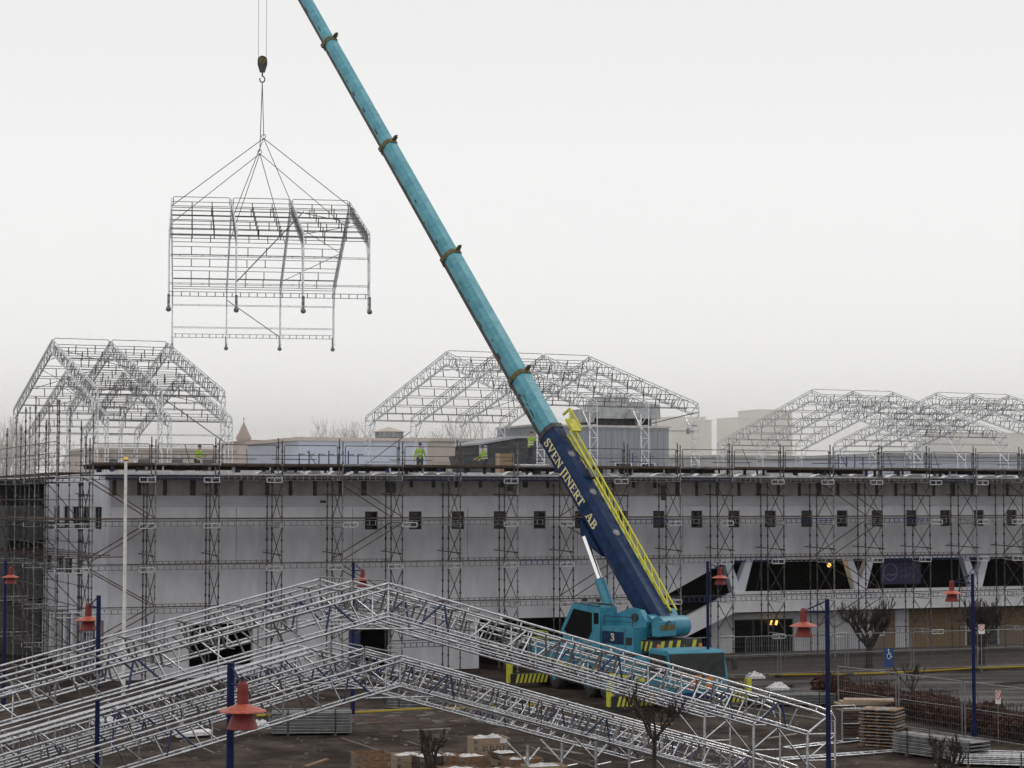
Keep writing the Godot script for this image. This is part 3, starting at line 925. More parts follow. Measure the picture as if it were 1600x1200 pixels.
func roof_frames() -> void:
	truss_meshes()
	frame_hall("lifted_roof_frame", "galvanised roof frame hanging in the air from the crane hook", Vector3(-17.44, 23.53, -104.27), deg(99.03), 3.04 * -1, 4, 3.45,
		{"feet": true, "braces": [[2, -1.0, 2.0, 7.0], [2, -1.0, 11.0, 7.0], [2, 1.0, 2.0, 6.5], [2, 1.0, 11.0, 6.5]], "wall_braces": [[1, -1.0, 1.1, 4.4], [1, 1.0, 2.6, 0.5]]})
	frame_hall("roof_frame", "leftmost gabled roof frame standing on the building, its upper part", Vector3(-24.32, 16.55, -108.06), deg(113.01), -3.09, 3, 3.7,
		{"braces": [[0, -1.0, 1.0, 6.0], [0, 1.0, 4.0, 8.0], [0, 1.0, 8.0, 4.0]], "wall_braces": [[1, -1.0, 3.3, 1.2]], "group": "roof frames standing on the building"})
	frame_hall("roof_frame", "lower gabled roof frame nested under the leftmost one", Vector3(-27.13, 15.92, -124.31), deg(113.55), -3.53, 3, 3.3,
		{"worn": true, "braces": [[0, 1.0, 2.0, 7.0], [0, 1.0, 7.0, 2.0], [1, -1.0, 3.0, 8.0]], "group": "roof frames standing on the building"})
	frame_hall("roof_frame", "wide gabled roof frame behind the crane boom, above the workers", Vector3(-3.66, 16.32, -113.97), deg(116.1), -3.03, 4, 3.75,
		{"braces": [[2, 1.0, 11.0, 5.0], [2, 1.0, 5.0, 11.0]], "wall_braces": [[0, 1.0, 0.8, 2.9], [2, -1.0, 2.6, 3.3]], "group": "roof frames standing on the building"})
	frame_hall("roof_frame", "pale gabled roof frame right of the plant room, the nearer of the right hand two", Vector3(20.22, 15.46, -138.2), deg(116), -3.39, 3, 2.9,
		{"worn": true, "braces": [[1, 1.0, 6.0, 2.0]], "group": "roof frames standing on the building"})
	frame_hall("roof_frame", "gabled roof frame at the right edge, the farther of the right hand two", Vector3(29.84, 15.56, -144.04), deg(117.4), -3.32, 3, 2.9,
		{"worn": true, "group": "roof frames standing on the building"})
	var a := frame_hall("ground_truss_frame", "raised row of three big galvanised gable trusses in the foreground yard", Vector3(-2.956, 6.14, -47.95), 0.384, 2.819, 3, 2.94,
		{"single": true, "walls": false, "purlins": true, "spots": [0.6, 2.4, 3.9, 5.4, 6.6, 8.0, 9.4, 11.2], "purlin_key": "scaffold_steel"})
	a.rotation = Vector3(-0.02, 0.384, -0.02)
	a = frame_hall("ground_truss_frame", "low row of gable trusses close to the ground behind the raised row", Vector3(-2.945, 4.079, -52.93), 0.417, 2.78, 3, 1.3,
		{"single": true, "walls": false, "purlins": true, "spots": [0.6, 2.2, 3.6, 5.0, 6.4, 8.6, 10.2], "purlin_key": "scaffold_steel"})
	a.rotation = Vector3(0, 0.417, -0.019)
	# a pack of spare trusses behind the low row, tied closely together
	a = frame_hall("truss_pack", "dull pack of spare gable trusses leaning behind the low truss row", Vector3(-5.75, 3.7, -60.3), 0.417, 0.95, 3, 0.9,
		{"walls": false, "purlins": false, "single": true})
	a.rotation = Vector3(0, 0.417, -0.019)

func crane_load() -> void:
	# hook block and ropes
	var hk := Vector3(-12.881, 30.525, -104.6)
	var o := thing("hook_block", "dark crane hook block with a greenish round cheek hanging on thin ropes", "hook", hk, 0.12)
	var m := MB.new()
	var prof := PackedVector2Array()
	for k in 13:
		var q := PI * k / 12
		prof.append(Vector2(0.25 * cos(q), 0.16 + 0.25 * sin(q)))
	prof.append_array(PackedVector2Array([Vector2(-0.25, -0.02), Vector2(-0.13, -0.42), Vector2(0.13, -0.42), Vector2(0.25, -0.02)]))
	m.prism(prof, -0.14, 0.14)
	part(o, "cheek_plate", m, M.dark_metal)
	m = MB.new()
	m.lathe([[0.0, 0.03], [0.17, 0.03], [0.17, 0.0]], 18)
	part(o, "sheave_cover", m, M.ochre, Transform3D(Basis(Vector3.RIGHT, PI / 2), Vector3(0, 0.15, 0.141)))
	m = MB.new()
	m.tube(Vector3(0, -0.42, 0), Vector3(0, -0.66, 0), 0.045)
	var pts := []
	for k in 12:
		var q := PI * 0.5 - TAU * 0.82 * k / 11
		pts.append(Vector3(0.13 * cos(q), -0.8 + 0.16 * sin(q), 0))
	m.path(pts, 0.035)
	part(o, "hook", m, M.dark_metal)
	var top := Vector3(-12.943, 37.2, -105)
	for q in [-0.21, 0.2]:
		m = MB.new()
		m.tube(Vector3(q, 0.16, 0), Vector3(q, (top - hk).y, 0), 0.012, 5)
		part(o, "rope", m, M.worn_galvanised)
	# slings from the hook to the frame
	var h := get_node("lifted_roof_frame") as Node3D
	var apex := RISE + 3.45
	var hook := hk + Vector3(0, -0.93, 0)
	var rings := [Vector3(-12.472, 26.297, -102), Vector3(-13.28, 26.373, -107)]
	var names := ["near", "far"]
	for r in 2:
		var s := thing("lifting_sling", "four legged wire sling from the hook to the %s roof slope of the lifted frame" % names[r], "sling", rings[r], 0.0, "slings of the lifted frame")
		m = MB.new()
		m.tube(Vector3.ZERO, hook - rings[r], 0.022, 5)
		part(s, "main_rope", m, M.scaffold_steel)
		m = MB.new()
		for k in 12:
			m.tube(Vector3(0.11 * cos(TAU * k / 12), 0.11 * sin(TAU * k / 12), 0), Vector3(0.11 * cos(TAU * (k + 1) / 12), 0.11 * sin(TAU * (k + 1) / 12), 0), 0.022, 5)
		part(s, "ring", m, M.bright_zinc)
		for i in 4:
			var p := h.transform * (slope_point(3.2 if i % 3 == 0 else 6.0, 0.05, -1.0 if r == 0 else 1.0) + Vector3(0, apex, 3.04 * i))
			m = MB.new()
			m.tube(Vector3(0, -0.1, 0), p - rings[r], 0.02, 5)
			part(s, "sling_leg", m, M.scaffold_steel)

# ---- the mobile crane
func octagon(w: float, d: float) -> Array:   # section of a boom: x across, z towards its upper side
	var a := w * 0.5
	var b := d * 0.5
	return [Vector2(a, b - d * 0.24), Vector2(a * 0.62, b), Vector2(-a * 0.62, b), Vector2(-a, b - d * 0.24), Vector2(-a, -b + d * 0.3), Vector2(-a * 0.45, -b), Vector2(a * 0.45, -b), Vector2(a, -b + d * 0.3)]

func section(w: float, d: float, y0: float, y1: float, taper := 1.0) -> MB:
	var m := MB.new()
	var r0 := []
	var r1 := []
	for p in octagon(w, d):
		r0.append(Vector3(p.x, y0, p.y))
		r1.append(Vector3(p.x * taper, y1, p.y * taper))
	m.loft([r0, r1])
	return m

func lettering(parent: Node, called: String, text: String, size: float, xf: Transform3D, m: Material, serif := true) -> void:
	var t := TextMesh.new()
	var f := SystemFont.new()
	f.font_names = PackedStringArray(["Droid Serif" if serif else "Droid Sans"])
	f.font_weight = 700
	t.font = f
	t.text = text
	t.font_size = 64
	t.pixel_size = size / 64.0 * 1.38
	t.depth = 0.012
	t.material = m
	put(parent, called, t, xf)

func crane() -> void:
	var hd := Vector3(0.356, 0, 0.9345).normalized()      # the way the carrier faces
	var cr := thing("mobile_crane", "teal mobile crane with a long telescopic boom standing behind the foreground trusses", "crane", Vector3(4.53, 0, -84.85), atan2(hd.x, hd.z))
	# carrier: its own axes, z forward, x to the crane's left
	var m := MB.new()
	m.bx(-1.3, 1.3, 1.0, 1.72, -7.4, 5.2)
	part(cr, "chassis", m, M.crane_teal)
	m = MB.new()
	m.bx(-1.0, 1.0, 0.55, 1.0, -7.2, 5.0)
	part(cr, "frame", m, M.dark_metal)
	m = MB.new()
	m.bx(-1.315, -1.302, 1.05, 1.2, -7.3, 5.1)
	m.bx(1.302, 1.315, 1.05, 1.2, -7.3, 5.1)
	part(cr, "stripe", m, M.crane_yellow)
	for q in [[-6.6, -5.0], [-1.2, 1.6], [2.4, 4.4]]:
		m = MB.new()
		m.bx(-1.33, -0.4, 1.72, 1.86, q[0], q[1])
		m.bx(0.4, 1.33, 1.72, 1.86, q[0], q[1])
		part(cr, "mudguard", m, M.crane_teal)
	# front cab
	var cab := MB.new()
	cab.loft([[Vector3(-1.22, 0.75, 5.25), Vector3(1.22, 0.75, 5.25), Vector3(1.22, 0.75, 7.15), Vector3(-1.22, 0.75, 7.15)], [Vector3(-1.22, 1.36, 5.25), Vector3(1.22, 1.36, 5.25), Vector3(1.22, 1.36, 7.2), Vector3(-1.22, 1.36, 7.2)],
		[Vector3(-1.17, 2.28, 5.25), Vector3(1.17, 2.28, 5.25), Vector3(1.17, 2.28, 6.95), Vector3(-1.17, 2.28, 6.95)], [Vector3(-1.15, 2.36, 5.3), Vector3(1.15, 2.36, 5.3), Vector3(1.15, 2.36, 6.85), Vector3(-1.15, 2.36, 6.85)]])
	var cb := part(cr, "driver_cab", cab, M.crane_teal)
	m = MB.new()
	m.loft([[Vector3(-1.12, 1.36, 7.21), Vector3(1.12, 1.36, 7.21), Vector3(1.12, 1.36, 7.19), Vector3(-1.12, 1.36, 7.19)], [Vector3(-1.16, 2.24, 6.985), Vector3(1.16, 2.24, 6.985), Vector3(1.16, 2.24, 6.96), Vector3(-1.16, 2.24, 6.96)]])
	part(cb, "windscreen", m, M.cab_glass)
	for sx in [-1, 1]:
		m = MB.new()
		m.loft([[Vector3(1.305 * sx, 1.36, 5.5), Vector3(1.305 * sx, 1.36, 7.0), Vector3(1.28 * sx, 1.36, 7.0), Vector3(1.28 * sx, 1.36, 5.5)], [Vector3(1.262 * sx, 2.18, 5.5), Vector3(1.262 * sx, 2.18, 6.85), Vector3(1.24 * sx, 2.18, 6.85), Vector3(1.24 * sx, 2.18, 5.5)]])
		part(cb, "side_window", m, M.dark_glass)
		m = MB.new()
		m.bx(1.3 * sx - 0.02, 1.3 * sx + 0.3 * sx, 1.9, 1.94, 7.05, 7.09) if sx > 0 else m.bx(1.3 * sx + 0.3 * sx, 1.3 * sx + 0.02, 1.9, 1.94, 7.05, 7.09)
		m.box(Vector3(1.56 * sx, 1.8, 7.1), Vector3(0.2, 0.42, 0.08))
		part(cb, "mirror", m, M.dark_metal)
		m = MB.new()
		m.lathe([[0, 0.05], [0.11, 0.04], [0.13, 0]], 14)
		part(cb, "headlight", m, M.bright_zinc, Transform3D(Basis(Vector3.RIGHT, PI / 2), Vector3(0.95 * sx, 1.0, 7.19)))
		m = MB.new()
		m.lathe([[0, 0.16], [0.05, 0.14], [0.07, 0.06], [0.07, 0]], 12)
		part(cb, "beacon", m, M.plate_orange, Transform3D(Basis(), Vector3(0.9 * sx, 2.36, 5.5)))
	m = MB.new()
	m.bx(0.5, 1.0, 1.05, 1.45, 7.19, 7.22)
	var pl := part(cb, "warning_plate", m, M.plate_orange, Transform3D(Basis(), Vector3(-0.9, 0, 0)))
	m = MB.new()
	m.bx(0.5, 1.0, 0.93, 1.045, 7.19, 7.22)
	part(pl, "red_strip", m, M.plate_red)
	m = MB.new()
	m.bx(0.25, 0.6, 1.0, 1.36, 7.195, 7.22)
	var pl2 := part(cb, "warning_plate", m, M.plate_orange)
	m = MB.new()
	m.bx(0.25, 0.6, 0.9, 0.995, 7.195, 7.22)
	part(pl2, "red_strip", m, M.plate_red)
	m = MB.new()
	m.bx(-1.31, 1.31, 0.5, 0.78, 6.6, 7.3)
	part(cb, "bumper", m, M.crane_navy)
	# wheels
	var tyre := MB.new()
	tyre.lathe([[0.3, -0.2], [0.6, -0.2], [0.67, -0.12], [0.67, 0.12], [0.6, 0.2], [0.3, 0.2]], 28)
	var tym := tyre.mesh(M.black_rubber)
	var rim := MB.new()
	rim.lathe([[0.0, 0.1], [0.12, 0.14], [0.16, 0.06], [0.3, 0.1], [0.33, 0.205]], 20)
	var rmm := rim.mesh(M.crane_teal)
	for z in [-5.9, -4.2, -0.4, 1.3, 4.0]:
		for sx in [-1.0, 1.0]:
			var ax := Transform3D(Basis(Vector3.BACK, -PI / 2 * sx), Vector3(1.12 * sx, 0.67, z))
			var wo := put(cr, "wheel", tym, ax)
			put(wo, "rim", rmm)
	# outriggers with striped beams and yellow jacks
	for z in [-5.3, 5.6 - 0.1]:
		for sx in [-1.0, 1.0]:
			m = MB.new()
			var x0: float = 1.3 * sx
			var x1: float = 2.95 * sx
			m.bx(minf(x0, x1), maxf(x0, x1), 0.2, 0.6, z - 0.2, z + 0.2)
			var ob := part(cr, "outrigger_beam", m, M.stripe_black)
			for k in 8:
				var st := MB.new()
				var xx: float = lerpf(x0 + 0.1 * sx, x1 - 0.22 * sx, k / 7.0)
				st.prism(PackedVector2Array([Vector2(xx - 0.02, 0.21), Vector2(xx + 0.09, 0.21), Vector2(xx + 0.2, 0.59), Vector2(xx + 0.09, 0.59)]), z + 0.2, z + 0.206)
				part(ob, "stripe", st, M.crane_yellow)
			m = MB.new()
			m.bx(x1 - 0.1, x1 + 0.1, 0.2, 1.1, z - 0.12, z + 0.12)
			part(cr, "outrigger_jack", m, M.crane_yellow)
			m = MB.new()
			m.tube(Vector3(x1, 0.06, z), Vector3(x1, 0.25, z), 0.07, 10)
			m.box(Vector3(x1, 0.04, z), Vector3(0.6, 0.08, 0.6))
			part(cr, "outrigger_foot", m, M.dark_metal)
	m = MB.new()
	m.bx(-1.42, -1.3, 0.35, 0.41, 1.9, 2.4)
	m.bx(-1.42, -1.3, 0.7, 0.76, 1.9, 2.4)
	m.bx(-1.4, -1.36, 0.3, 1.05, 1.88, 1.92)
	m.bx(-1.4, -1.36, 0.3, 1.05, 2.38, 2.42)
	part(cr, "step", m, M.bright_zinc)
	for sx in [-1.0, 1.0]:
		m = MB.new()
		m.path([Vector3(1.2 * sx, 1.72, -7.2), Vector3(1.2 * sx, 2.35, -7.2), Vector3(1.2 * sx, 2.35, -5.2), Vector3(1.2 * sx, 1.72, -5.2)], 0.02)
		m.tube(Vector3(1.2 * sx, 2.05, -7.2), Vector3(1.2 * sx, 2.05, -5.2), 0.015)
		part(cr, "handrail", m, M.crane_yellow)
		for z in [-3.2, -2.2, 2.0, 3.2, 4.6]:
			m = MB.new()
			m.box(Vector3(1.302 * sx, 1.45, z), Vector3(0.01, 0.44, 0.8))
			m.box(Vector3(1.31 * sx, 1.45, z + 0.3), Vector3(0.02, 0.04, 0.1))
			part(cr, "locker_door", m, M.crane_teal)
		m = MB.new()
		m.box(Vector3(1.32 * sx, 1.3, -7.0), Vector3(0.02, 0.14, 0.3))
		m.box(Vector3(1.32 * sx, 1.3, 0.4), Vector3(0.02, 0.1, 0.16))
		part(cr, "side_reflector", m, M.plate_orange)
	m = MB.new()
	m.tube(Vector3(0.7, 1.72, 4.7), Vector3(0.7, 2.6, 4.7), 0.09, 12)
	part(cr, "exhaust", m, M.dark_metal)
	m = MB.new()
	m.tube(Vector3(-0.9, 1.95, 7.15), Vector3(0.1, 1.5, 7.22), 0.012)
	m.tube(Vector3(0.9, 1.95, 7.12), Vector3(0.3, 1.45, 7.22), 0.012)
	part(cb, "wiper", m, M.stripe_black)
	# upper works: turned with the boom; u is forward under the boom, the cab on the camera side
	var p0 := Vector3(5.75, 3.35, -83.5)
	var p1 := Vector3(-12.61, 37.27, -105.0)
	var bd := (p1 - p0).normalized()
	var fw := Vector3(bd.x, 0, bd.z).normalized()
	var inv := cr.transform.affine_inverse()
	var up_b := Basis(fw.cross(Vector3.UP), Vector3.UP, -fw)    # x away from the camera side, z backwards
	var ux := inv * Transform3D(up_b, Vector3(4.53, 0, -84.85))
	m = MB.new()
	m.lathe([[1.05, 1.86], [1.05, 2.08], [0.95, 2.2], [0, 2.2]], 28)
	part(cr, "slewing_ring", m, M.dark_metal, ux)
	m = MB.new()
	m.bx(-1.25, 1.25, 2.02, 2.62, -1.7, 1.88)
	part(cr, "turntable", m, M.crane_teal, ux)
	# side plates that carry the boom foot
	for q in [[-0.98, -0.72], [0.72, 0.98]]:
		m = MB.new()
		m.xf = Transform3D(Basis(Vector3.UP, -PI / 2), Vector3.ZERO)
		m.prism(PackedVector2Array([Vector2(-1.0, 2.6), Vector2(2.4, 2.6), Vector2(2.45, 3.2), Vector2(2.1, 3.65), Vector2(1.5, 3.72), Vector2(0.7, 3.45)]), -q[1], -q[0])
		part(cr, "boom_bracket", m, M.crane_teal, ux)
	m = MB.new()
	m.tube(Vector3(-1.05, 3.35, 1.82), Vector3(1.05, 3.35, 1.82), 0.17, 16, -1, true)
	part(cr, "pivot_pin", m, M.dark_metal, ux)
	# winches and counterweight at the back
	for q in [[2.2, 3.35], [2.85, 3.3]]:
		m = MB.new()
		m.tube(Vector3(-0.75, q[1] - 0.3, q[0]), Vector3(0.75, q[1] - 0.3, q[0]), 0.42, 18, -1, true)
		part(cr, "winch", m, M.crane_teal, ux)
		m = MB.new()
		m.tube(Vector3(-0.83, q[1] - 0.3, q[0]), Vector3(-0.76, q[1] - 0.3, q[0]), 0.26, 16, -1, true)
		part(cr, "winch_hub", m, M.black_rubber, ux)
	m = MB.new()
	m.bx(-1.3, -0.35, 2.68, 3.25, 3.1, 3.5)
	var cw := part(cr, "counterweight", m, M.crane_teal, ux)
	m = MB.new()
	m.bx(-1.32, 1.32, 2.02, 2.5, 1.9, 3.3)
	part(cr, "counterweight_base", m, M.dark_metal, ux)
	for k in 5:
		m = MB.new()
		m.prism(PackedVector2Array([Vector2(-1.1 + k * 0.45, 2.06), Vector2(-0.9 + k * 0.45, 2.06), Vector2(-0.78 + k * 0.45, 2.46), Vector2(-0.98 + k * 0.45, 2.46)]), 3.3, 3.306)
		part(cr, "warning_stripe", m, M.crane_yellow, ux)
	m = MB.new()
	for k in 5:
		m.box(Vector3(-1.322, 2.26, 2.0 + k * 0.26), Vector3(0.006, 0.4, 0.11), Basis(Vector3.RIGHT, 0.3))
	part(cr, "warning_stripe", m, M.crane_yellow, ux)
	m = MB.new()
	m.box(Vector3(-0.82, 3.02, 3.51), Vector3(0.8, 0.22, 0.02))
	part(cw, "name_plate", m, M.ochre)
	m = MB.new()
	var hpts := []
	for k in 9:
		hpts.append(Vector3(-0.9, 3.0 + 0.28 * sin(PI * k / 8), 3.45 + 0.45 * k / 8))
	m.path(hpts, 0.025)
	part(cr, "hydraulic_hose", m, M.dark_metal, ux)
	# engine housing with the blue number panel, on the camera side
	m = MB.new()
	m.bx(-1.75, -1.0, 1.95, 3.0, 0.62, 2.5)
	var eh := part(cr, "engine_housing", m, M.crane_teal, ux)
	m = MB.new()
	m.bx(-1.765, -1.752, 2.3, 2.8, 0.7, 1.95)
	part(eh, "number_panel", m, M.crane_navy)
	for z in [0.66, 1.3, 2.02]:
		m = MB.new()
		m.bx(-1.756, -1.751, 2.0, 2.98, z, z + 0.02)
		part(eh, "door_seam", m, M.stripe_black)
	m = MB.new()
	m.path([Vector3(-1.7, 3.0, 0.75), Vector3(-1.7, 3.4, 0.75), Vector3(-1.7, 3.4, 2.4), Vector3(-1.7, 3.0, 2.4)], 0.018)
	m.tube(Vector3(-1.7, 3.2, 0.75), Vector3(-1.7, 3.2, 2.4), 0.012)
	part(eh, "handrail", m, M.dark_metal)
	m = MB.new()
	for k in 3:
		m.path([Vector3(-0.9 + k * 0.08, 2.6, 0.4), Vector3(-0.95 + k * 0.08, 3.1, 0.7), Vector3(-0.9 + k * 0.08, 3.3, 1.3), Vector3(-0.9 + k * 0.08, 2.9, 1.9)], 0.028)
	part(cr, "hydraulic_hose", m, M.stripe_black, ux)
	lettering(eh, "number", "3", 0.3, Transform3D(Basis(Vector3.UP, -PI / 2), Vector3(-1.78, 2.57, 1.32)), M.lettering)
	m = MB.new()
	m.bx(-1.767, -1.752, 2.3, 2.6, 2.08, 2.42)
	part(eh, "vent", m, M.black_rubber)
	# operator's cab
	var k0 := MB.new()
	k0.xf = Transform3D(Basis(Vector3.UP, -PI / 2), Vector3.ZERO)    # polygon x = along z of the upper works
	k0.prism(PackedVector2Array([Vector2(-4.25, 2.1), Vector2(-2.15, 2.05), Vector2(-2.15, 3.72), Vector2(-3.75, 3.86), Vector2(-4.5, 2.75)]), 0.85, 1.8)
	var oc := part(cr, "operator_cab", k0, M.crane_teal, ux * Transform3D(Basis(), Vector3(0, 0, 2.75)))
	m = MB.new()
	m.xf = Transform3D(Basis(Vector3.UP, -PI / 2), Vector3.ZERO)
	m.prism(PackedVector2Array([Vector2(-4.3, 2.72), Vector2(-3.8, 2.38), Vector2(-2.85, 2.4), Vector2(-2.62, 2.75), Vector2(-2.62, 3.5), Vector2(-3.72, 3.62)]), 1.8, 1.812)
	part(oc, "side_window", m, M.dark_glass)
	m = MB.new()
	m.xf = Transform3D(Basis(Vector3.UP, -PI / 2), Vector3.ZERO)
	m.prism(PackedVector2Array([Vector2(-2.5, 3.05), Vector2(-2.22, 3.05), Vector2(-2.22, 3.5), Vector2(-2.5, 3.5)]), 1.8, 1.812)
	part(oc, "rear_window", m, M.dark_glass)
	m = MB.new()
	m.loft([[Vector3(-1.7, 2.85, -4.455), Vector3(-0.95, 2.85, -4.455), Vector3(-0.95, 2.85, -4.43), Vector3(-1.7, 2.85, -4.43)], [Vector3(-1.7, 3.75, -3.845), Vector3(-0.95, 3.75, -3.845), Vector3(-0.95, 3.75, -3.82), Vector3(-1.7, 3.75, -3.82)]])
	part(oc, "windscreen", m, M.dark_glass)
	m = MB.new()
	m.tube(Vector3(-1.75, 3.86, -3.7), Vector3(-1.75, 3.76, -2.2), 0.025)
	m.tube(Vector3(-0.95, 3.86, -3.7), Vector3(-0.95, 3.76, -2.2), 0.025)
	for z in [-3.6, -2.9, -2.3]:
		m.tube(Vector3(-1.75, 3.84, z), Vector3(-0.95, 3.84, z), 0.02)
	part(oc, "roof_guard", m, M.dark_metal)
	m = MB.new()
	m.box(Vector3(-1.4, 3.98, -3.5), Vector3(0.2, 0.14, 0.12))
	m.box(Vector3(-1.1, 3.96, -3.0), Vector3(0.14, 0.12, 0.12))
	part(oc, "work_lamp", m, M.dark_metal)
	# the boom: its axes x away from the camera side, y along, z to its upper side
	var sx_ := bd.cross(Vector3.UP).normalized()
	var bt := inv * Transform3D(Basis(sx_, bd, sx_.cross(bd)), p0)
	part(cr, "boom_base_section", section(0.86, 1.14, -0.5, 9.9), M.crane_navy, bt)
	var boom := cr.get_node("boom_base_section") as Node3D
	var secs := [[0.79, 1.02, 9.9, 13.1], [0.76, 0.94, 13.1, 20.6], [0.68, 0.83, 20.6, 28.1], [0.6, 0.72, 28.1, 35.7], [0.52, 0.62, 35.7, 44.2]]
	for q in secs:
		part(cr, "boom_section", section(q[0], q[1], q[2] - 0.4, q[3]), M.boom_teal, bt)
	for i in 5:
		var y: float = secs[i][2]
		var q: Array = secs[maxi(i - 1, 0)]
		var w: float = 0.91 if i == 0 else q[0] + 0.06
		var d: float = 1.2 if i == 0 else q[1] + 0.08
		var co := part(cr, "boom_collar", section(w, d, y - 0.16, y + 0.06), M.dark_metal if i == 0 else M.ochre, bt)
		if i > 0:
			m = MB.new()
			m.box(Vector3(0.1, y + 0.02, d * 0.5 + 0.09), Vector3(0.22, 0.07, 0.2))
			m.box(Vector3(0.1, y + 0.04, d * 0.5 + 0.22), Vector3(0.14, 0.05, 0.14), Basis(Vector3.RIGHT, 0.4))
			part(co, "rope_guide", m, M.ochre)
			m = MB.new()
			m.box(Vector3(-w * 0.5 - 0.03, y - 0.06, -0.1), Vector3(0.08, 0.22, 0.3))
			part(co, "clamp", m, M.ochre)
	for q in secs:
		for k in 3:
			var yy: float = lerpf(q[2], q[3], (k + 1) / 4.0)
			part(cr, "weld_seam", section(q[0] + 0.012, q[1] + 0.012, yy, yy + 0.035), M.boom_teal, bt)
	for y in [1.6, 3.2, 6.9, 8.9]:
		part(cr, "weld_seam", section(0.872, 1.152, y, y + 0.05), M.crane_navy, bt)
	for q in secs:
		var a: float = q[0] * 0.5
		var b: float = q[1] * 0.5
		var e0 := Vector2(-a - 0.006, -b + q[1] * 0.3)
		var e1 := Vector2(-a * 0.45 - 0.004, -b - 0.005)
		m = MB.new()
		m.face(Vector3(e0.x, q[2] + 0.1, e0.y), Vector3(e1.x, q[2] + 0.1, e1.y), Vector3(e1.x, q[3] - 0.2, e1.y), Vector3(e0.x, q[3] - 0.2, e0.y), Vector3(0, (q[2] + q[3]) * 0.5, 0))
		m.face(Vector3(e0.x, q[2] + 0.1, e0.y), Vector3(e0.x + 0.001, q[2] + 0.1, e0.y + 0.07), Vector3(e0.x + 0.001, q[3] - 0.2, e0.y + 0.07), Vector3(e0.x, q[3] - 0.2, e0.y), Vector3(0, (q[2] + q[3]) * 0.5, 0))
		part(cr, "lower_strip", m, M.greasy_brown, bt)  # thin dark brown strip over the lower chamfer of each section
	# weld pads and grease marks on the sections
	rng.seed = 11
	for q in secs:
		for k in 5:
			m = MB.new()
			var yy: float = lerpf(q[2] + 0.8, q[3] - 0.7, (k + rng.randf() * 0.5) / 5.0)
			m.box(Vector3(-q[0] * 0.5 - 0.004, yy, -0.12 + rng.randf() * 0.25), Vector3(0.012, 0.1 + rng.randf() * 0.35, 0.03 + rng.randf() * 0.07))
			part(cr, "grease_patch", m, M.dark_metal, bt)
	for y in [6.1, 3.9, 8.2]:
		m = MB.new()
		m.lathe([[0, 0.05], [0.16, 0.04], [0.18, 0]], 14)
		part(boom, "pad_cover", m, M.worn_galvanised, Transform3D(Basis(Vector3.RIGHT, PI / 2), Vector3(-0.12, y, 0.571)))
	# head with sheaves
	m = MB.new()
	m.bx(-0.24, 0.24, 44.0, 45.0, -0.55, 0.3)
	part(cr, "boom_head", m, M.boom_teal, bt)
	m = MB.new()
	m.tube(Vector3(-0.2, 44.7, -0.42), Vector3(0.2, 44.7, -0.42), 0.26, 18, -1, true)
	part(cr, "head_sheave", m, M.dark_metal, bt)
	# lettering runs down the camera side of the base section
	var lb := Basis(Vector3(0, -1, 0), Vector3(0, 0, 1), Vector3(-1, 0, 0))
	lettering(boom, "lettering", "SVEN JINERT", 0.4, Transform3D(lb, Vector3(-0.436, 7.7, -0.02)), M.lettering)
	lettering(boom, "lettering", "AB", 0.4, Transform3D(lb, Vector3(-0.436, 5.05, -0.02)), M.lettering)
	# bracket under the base section and luffing cylinder
	m = MB.new()
	m.xf = Transform3D(Basis(Vector3.UP, -PI / 2), Vector3.ZERO)
	m.prism(PackedVector2Array([Vector2(-0.6, 5.6), Vector2(-1.0, 5.2), Vector2(-1.05, 4.7), Vector2(-0.6, 3.6)]), -0.3, 0.3)
	part(boom, "cylinder_bracket", m, M.crane_navy)
	var up1 := bt * Vector3(-0.25, 4.9, -0.95)
	var low := ux * Vector3(-0.3, 2.7, 0.1)
	var mid := low.lerp(up1, 0.54)
	bar(cr, "luffing_cylinder", low, mid, 0.23, M.crane_teal, 18)
	bar(cr, "cylinder_rod", mid, up1, 0.13, M.chrome, 16)
	# folded lattice jib on the far upper edge
	var jib := joint(cr, "folding_jib")
	jib.transform = bt
	var jx := [0.36, 0.7]
	var jz := [0.43, 0.75]
	for x in jx:
		for z in jz:
			bar(jib, "jib_chord", Vector3(x, -0.2, z - 0.12), Vector3(x - 0.1, 9.3, z + (0.05 if z > 0.6 else 0.12)), 0.045, M.crane_yellow)
	for k in 14:
		var y := 0.1 + k * 0.66
		for x in jx:
			bar(jib, "jib_strut", Vector3(x - 0.01 * k * 0.6, y, jz[0] - 0.1 + 0.015 * k), Vector3(x - 0.01 * k * 0.6, y + 0.64, jz[1] - 0.1 + 0.01 * k), 0.024, M.crane_yellow)
		bar(jib, "jib_strut", Vector3(jx[0], y, jz[1] - 0.1), Vector3(jx[1] - 0.06, y + 0.6, jz[1] - 0.08), 0.024, M.crane_yellow)
	m = MB.new()
	m.bx(0.34, 0.46, 0.2, 9.2, 0.42, 0.52)
	part(jib, "jib_plate", m, M.crane_yellow)
	m = MB.new()
	m.box(Vector3(0.6, 9.6, 0.85), Vector3(0.5, 0.7, 0.12))
	m.tube(Vector3(0.4, 9.3, 0.7), Vector3(0.6, 10.3, 1.15), 0.05)
	m.tube(Vector3(0.8, 9.3, 1.0), Vector3(0.6, 10.3, 1.15), 0.05)
	m.tube(Vector3(0.6, 10.3, 1.15), Vector3(0.55, 10.35, 0.7), 0.06)
	part(jib, "jib_head", m, M.crane_yellow)
	m = MB.new()
	m.path([Vector3(-0.2, 9.7, 0.68), Vector3(0.0, 8.6, 0.7), Vector3(0.25, 7.6, 0.7), Vector3(0.2, 7.0, 0.72)], 0.03)
	m.box(Vector3(0.2, 7.0, 0.72), Vector3(0.3, 0.5, 0.14))
	part(boom, "cable_reel", m, M.dark_metal)

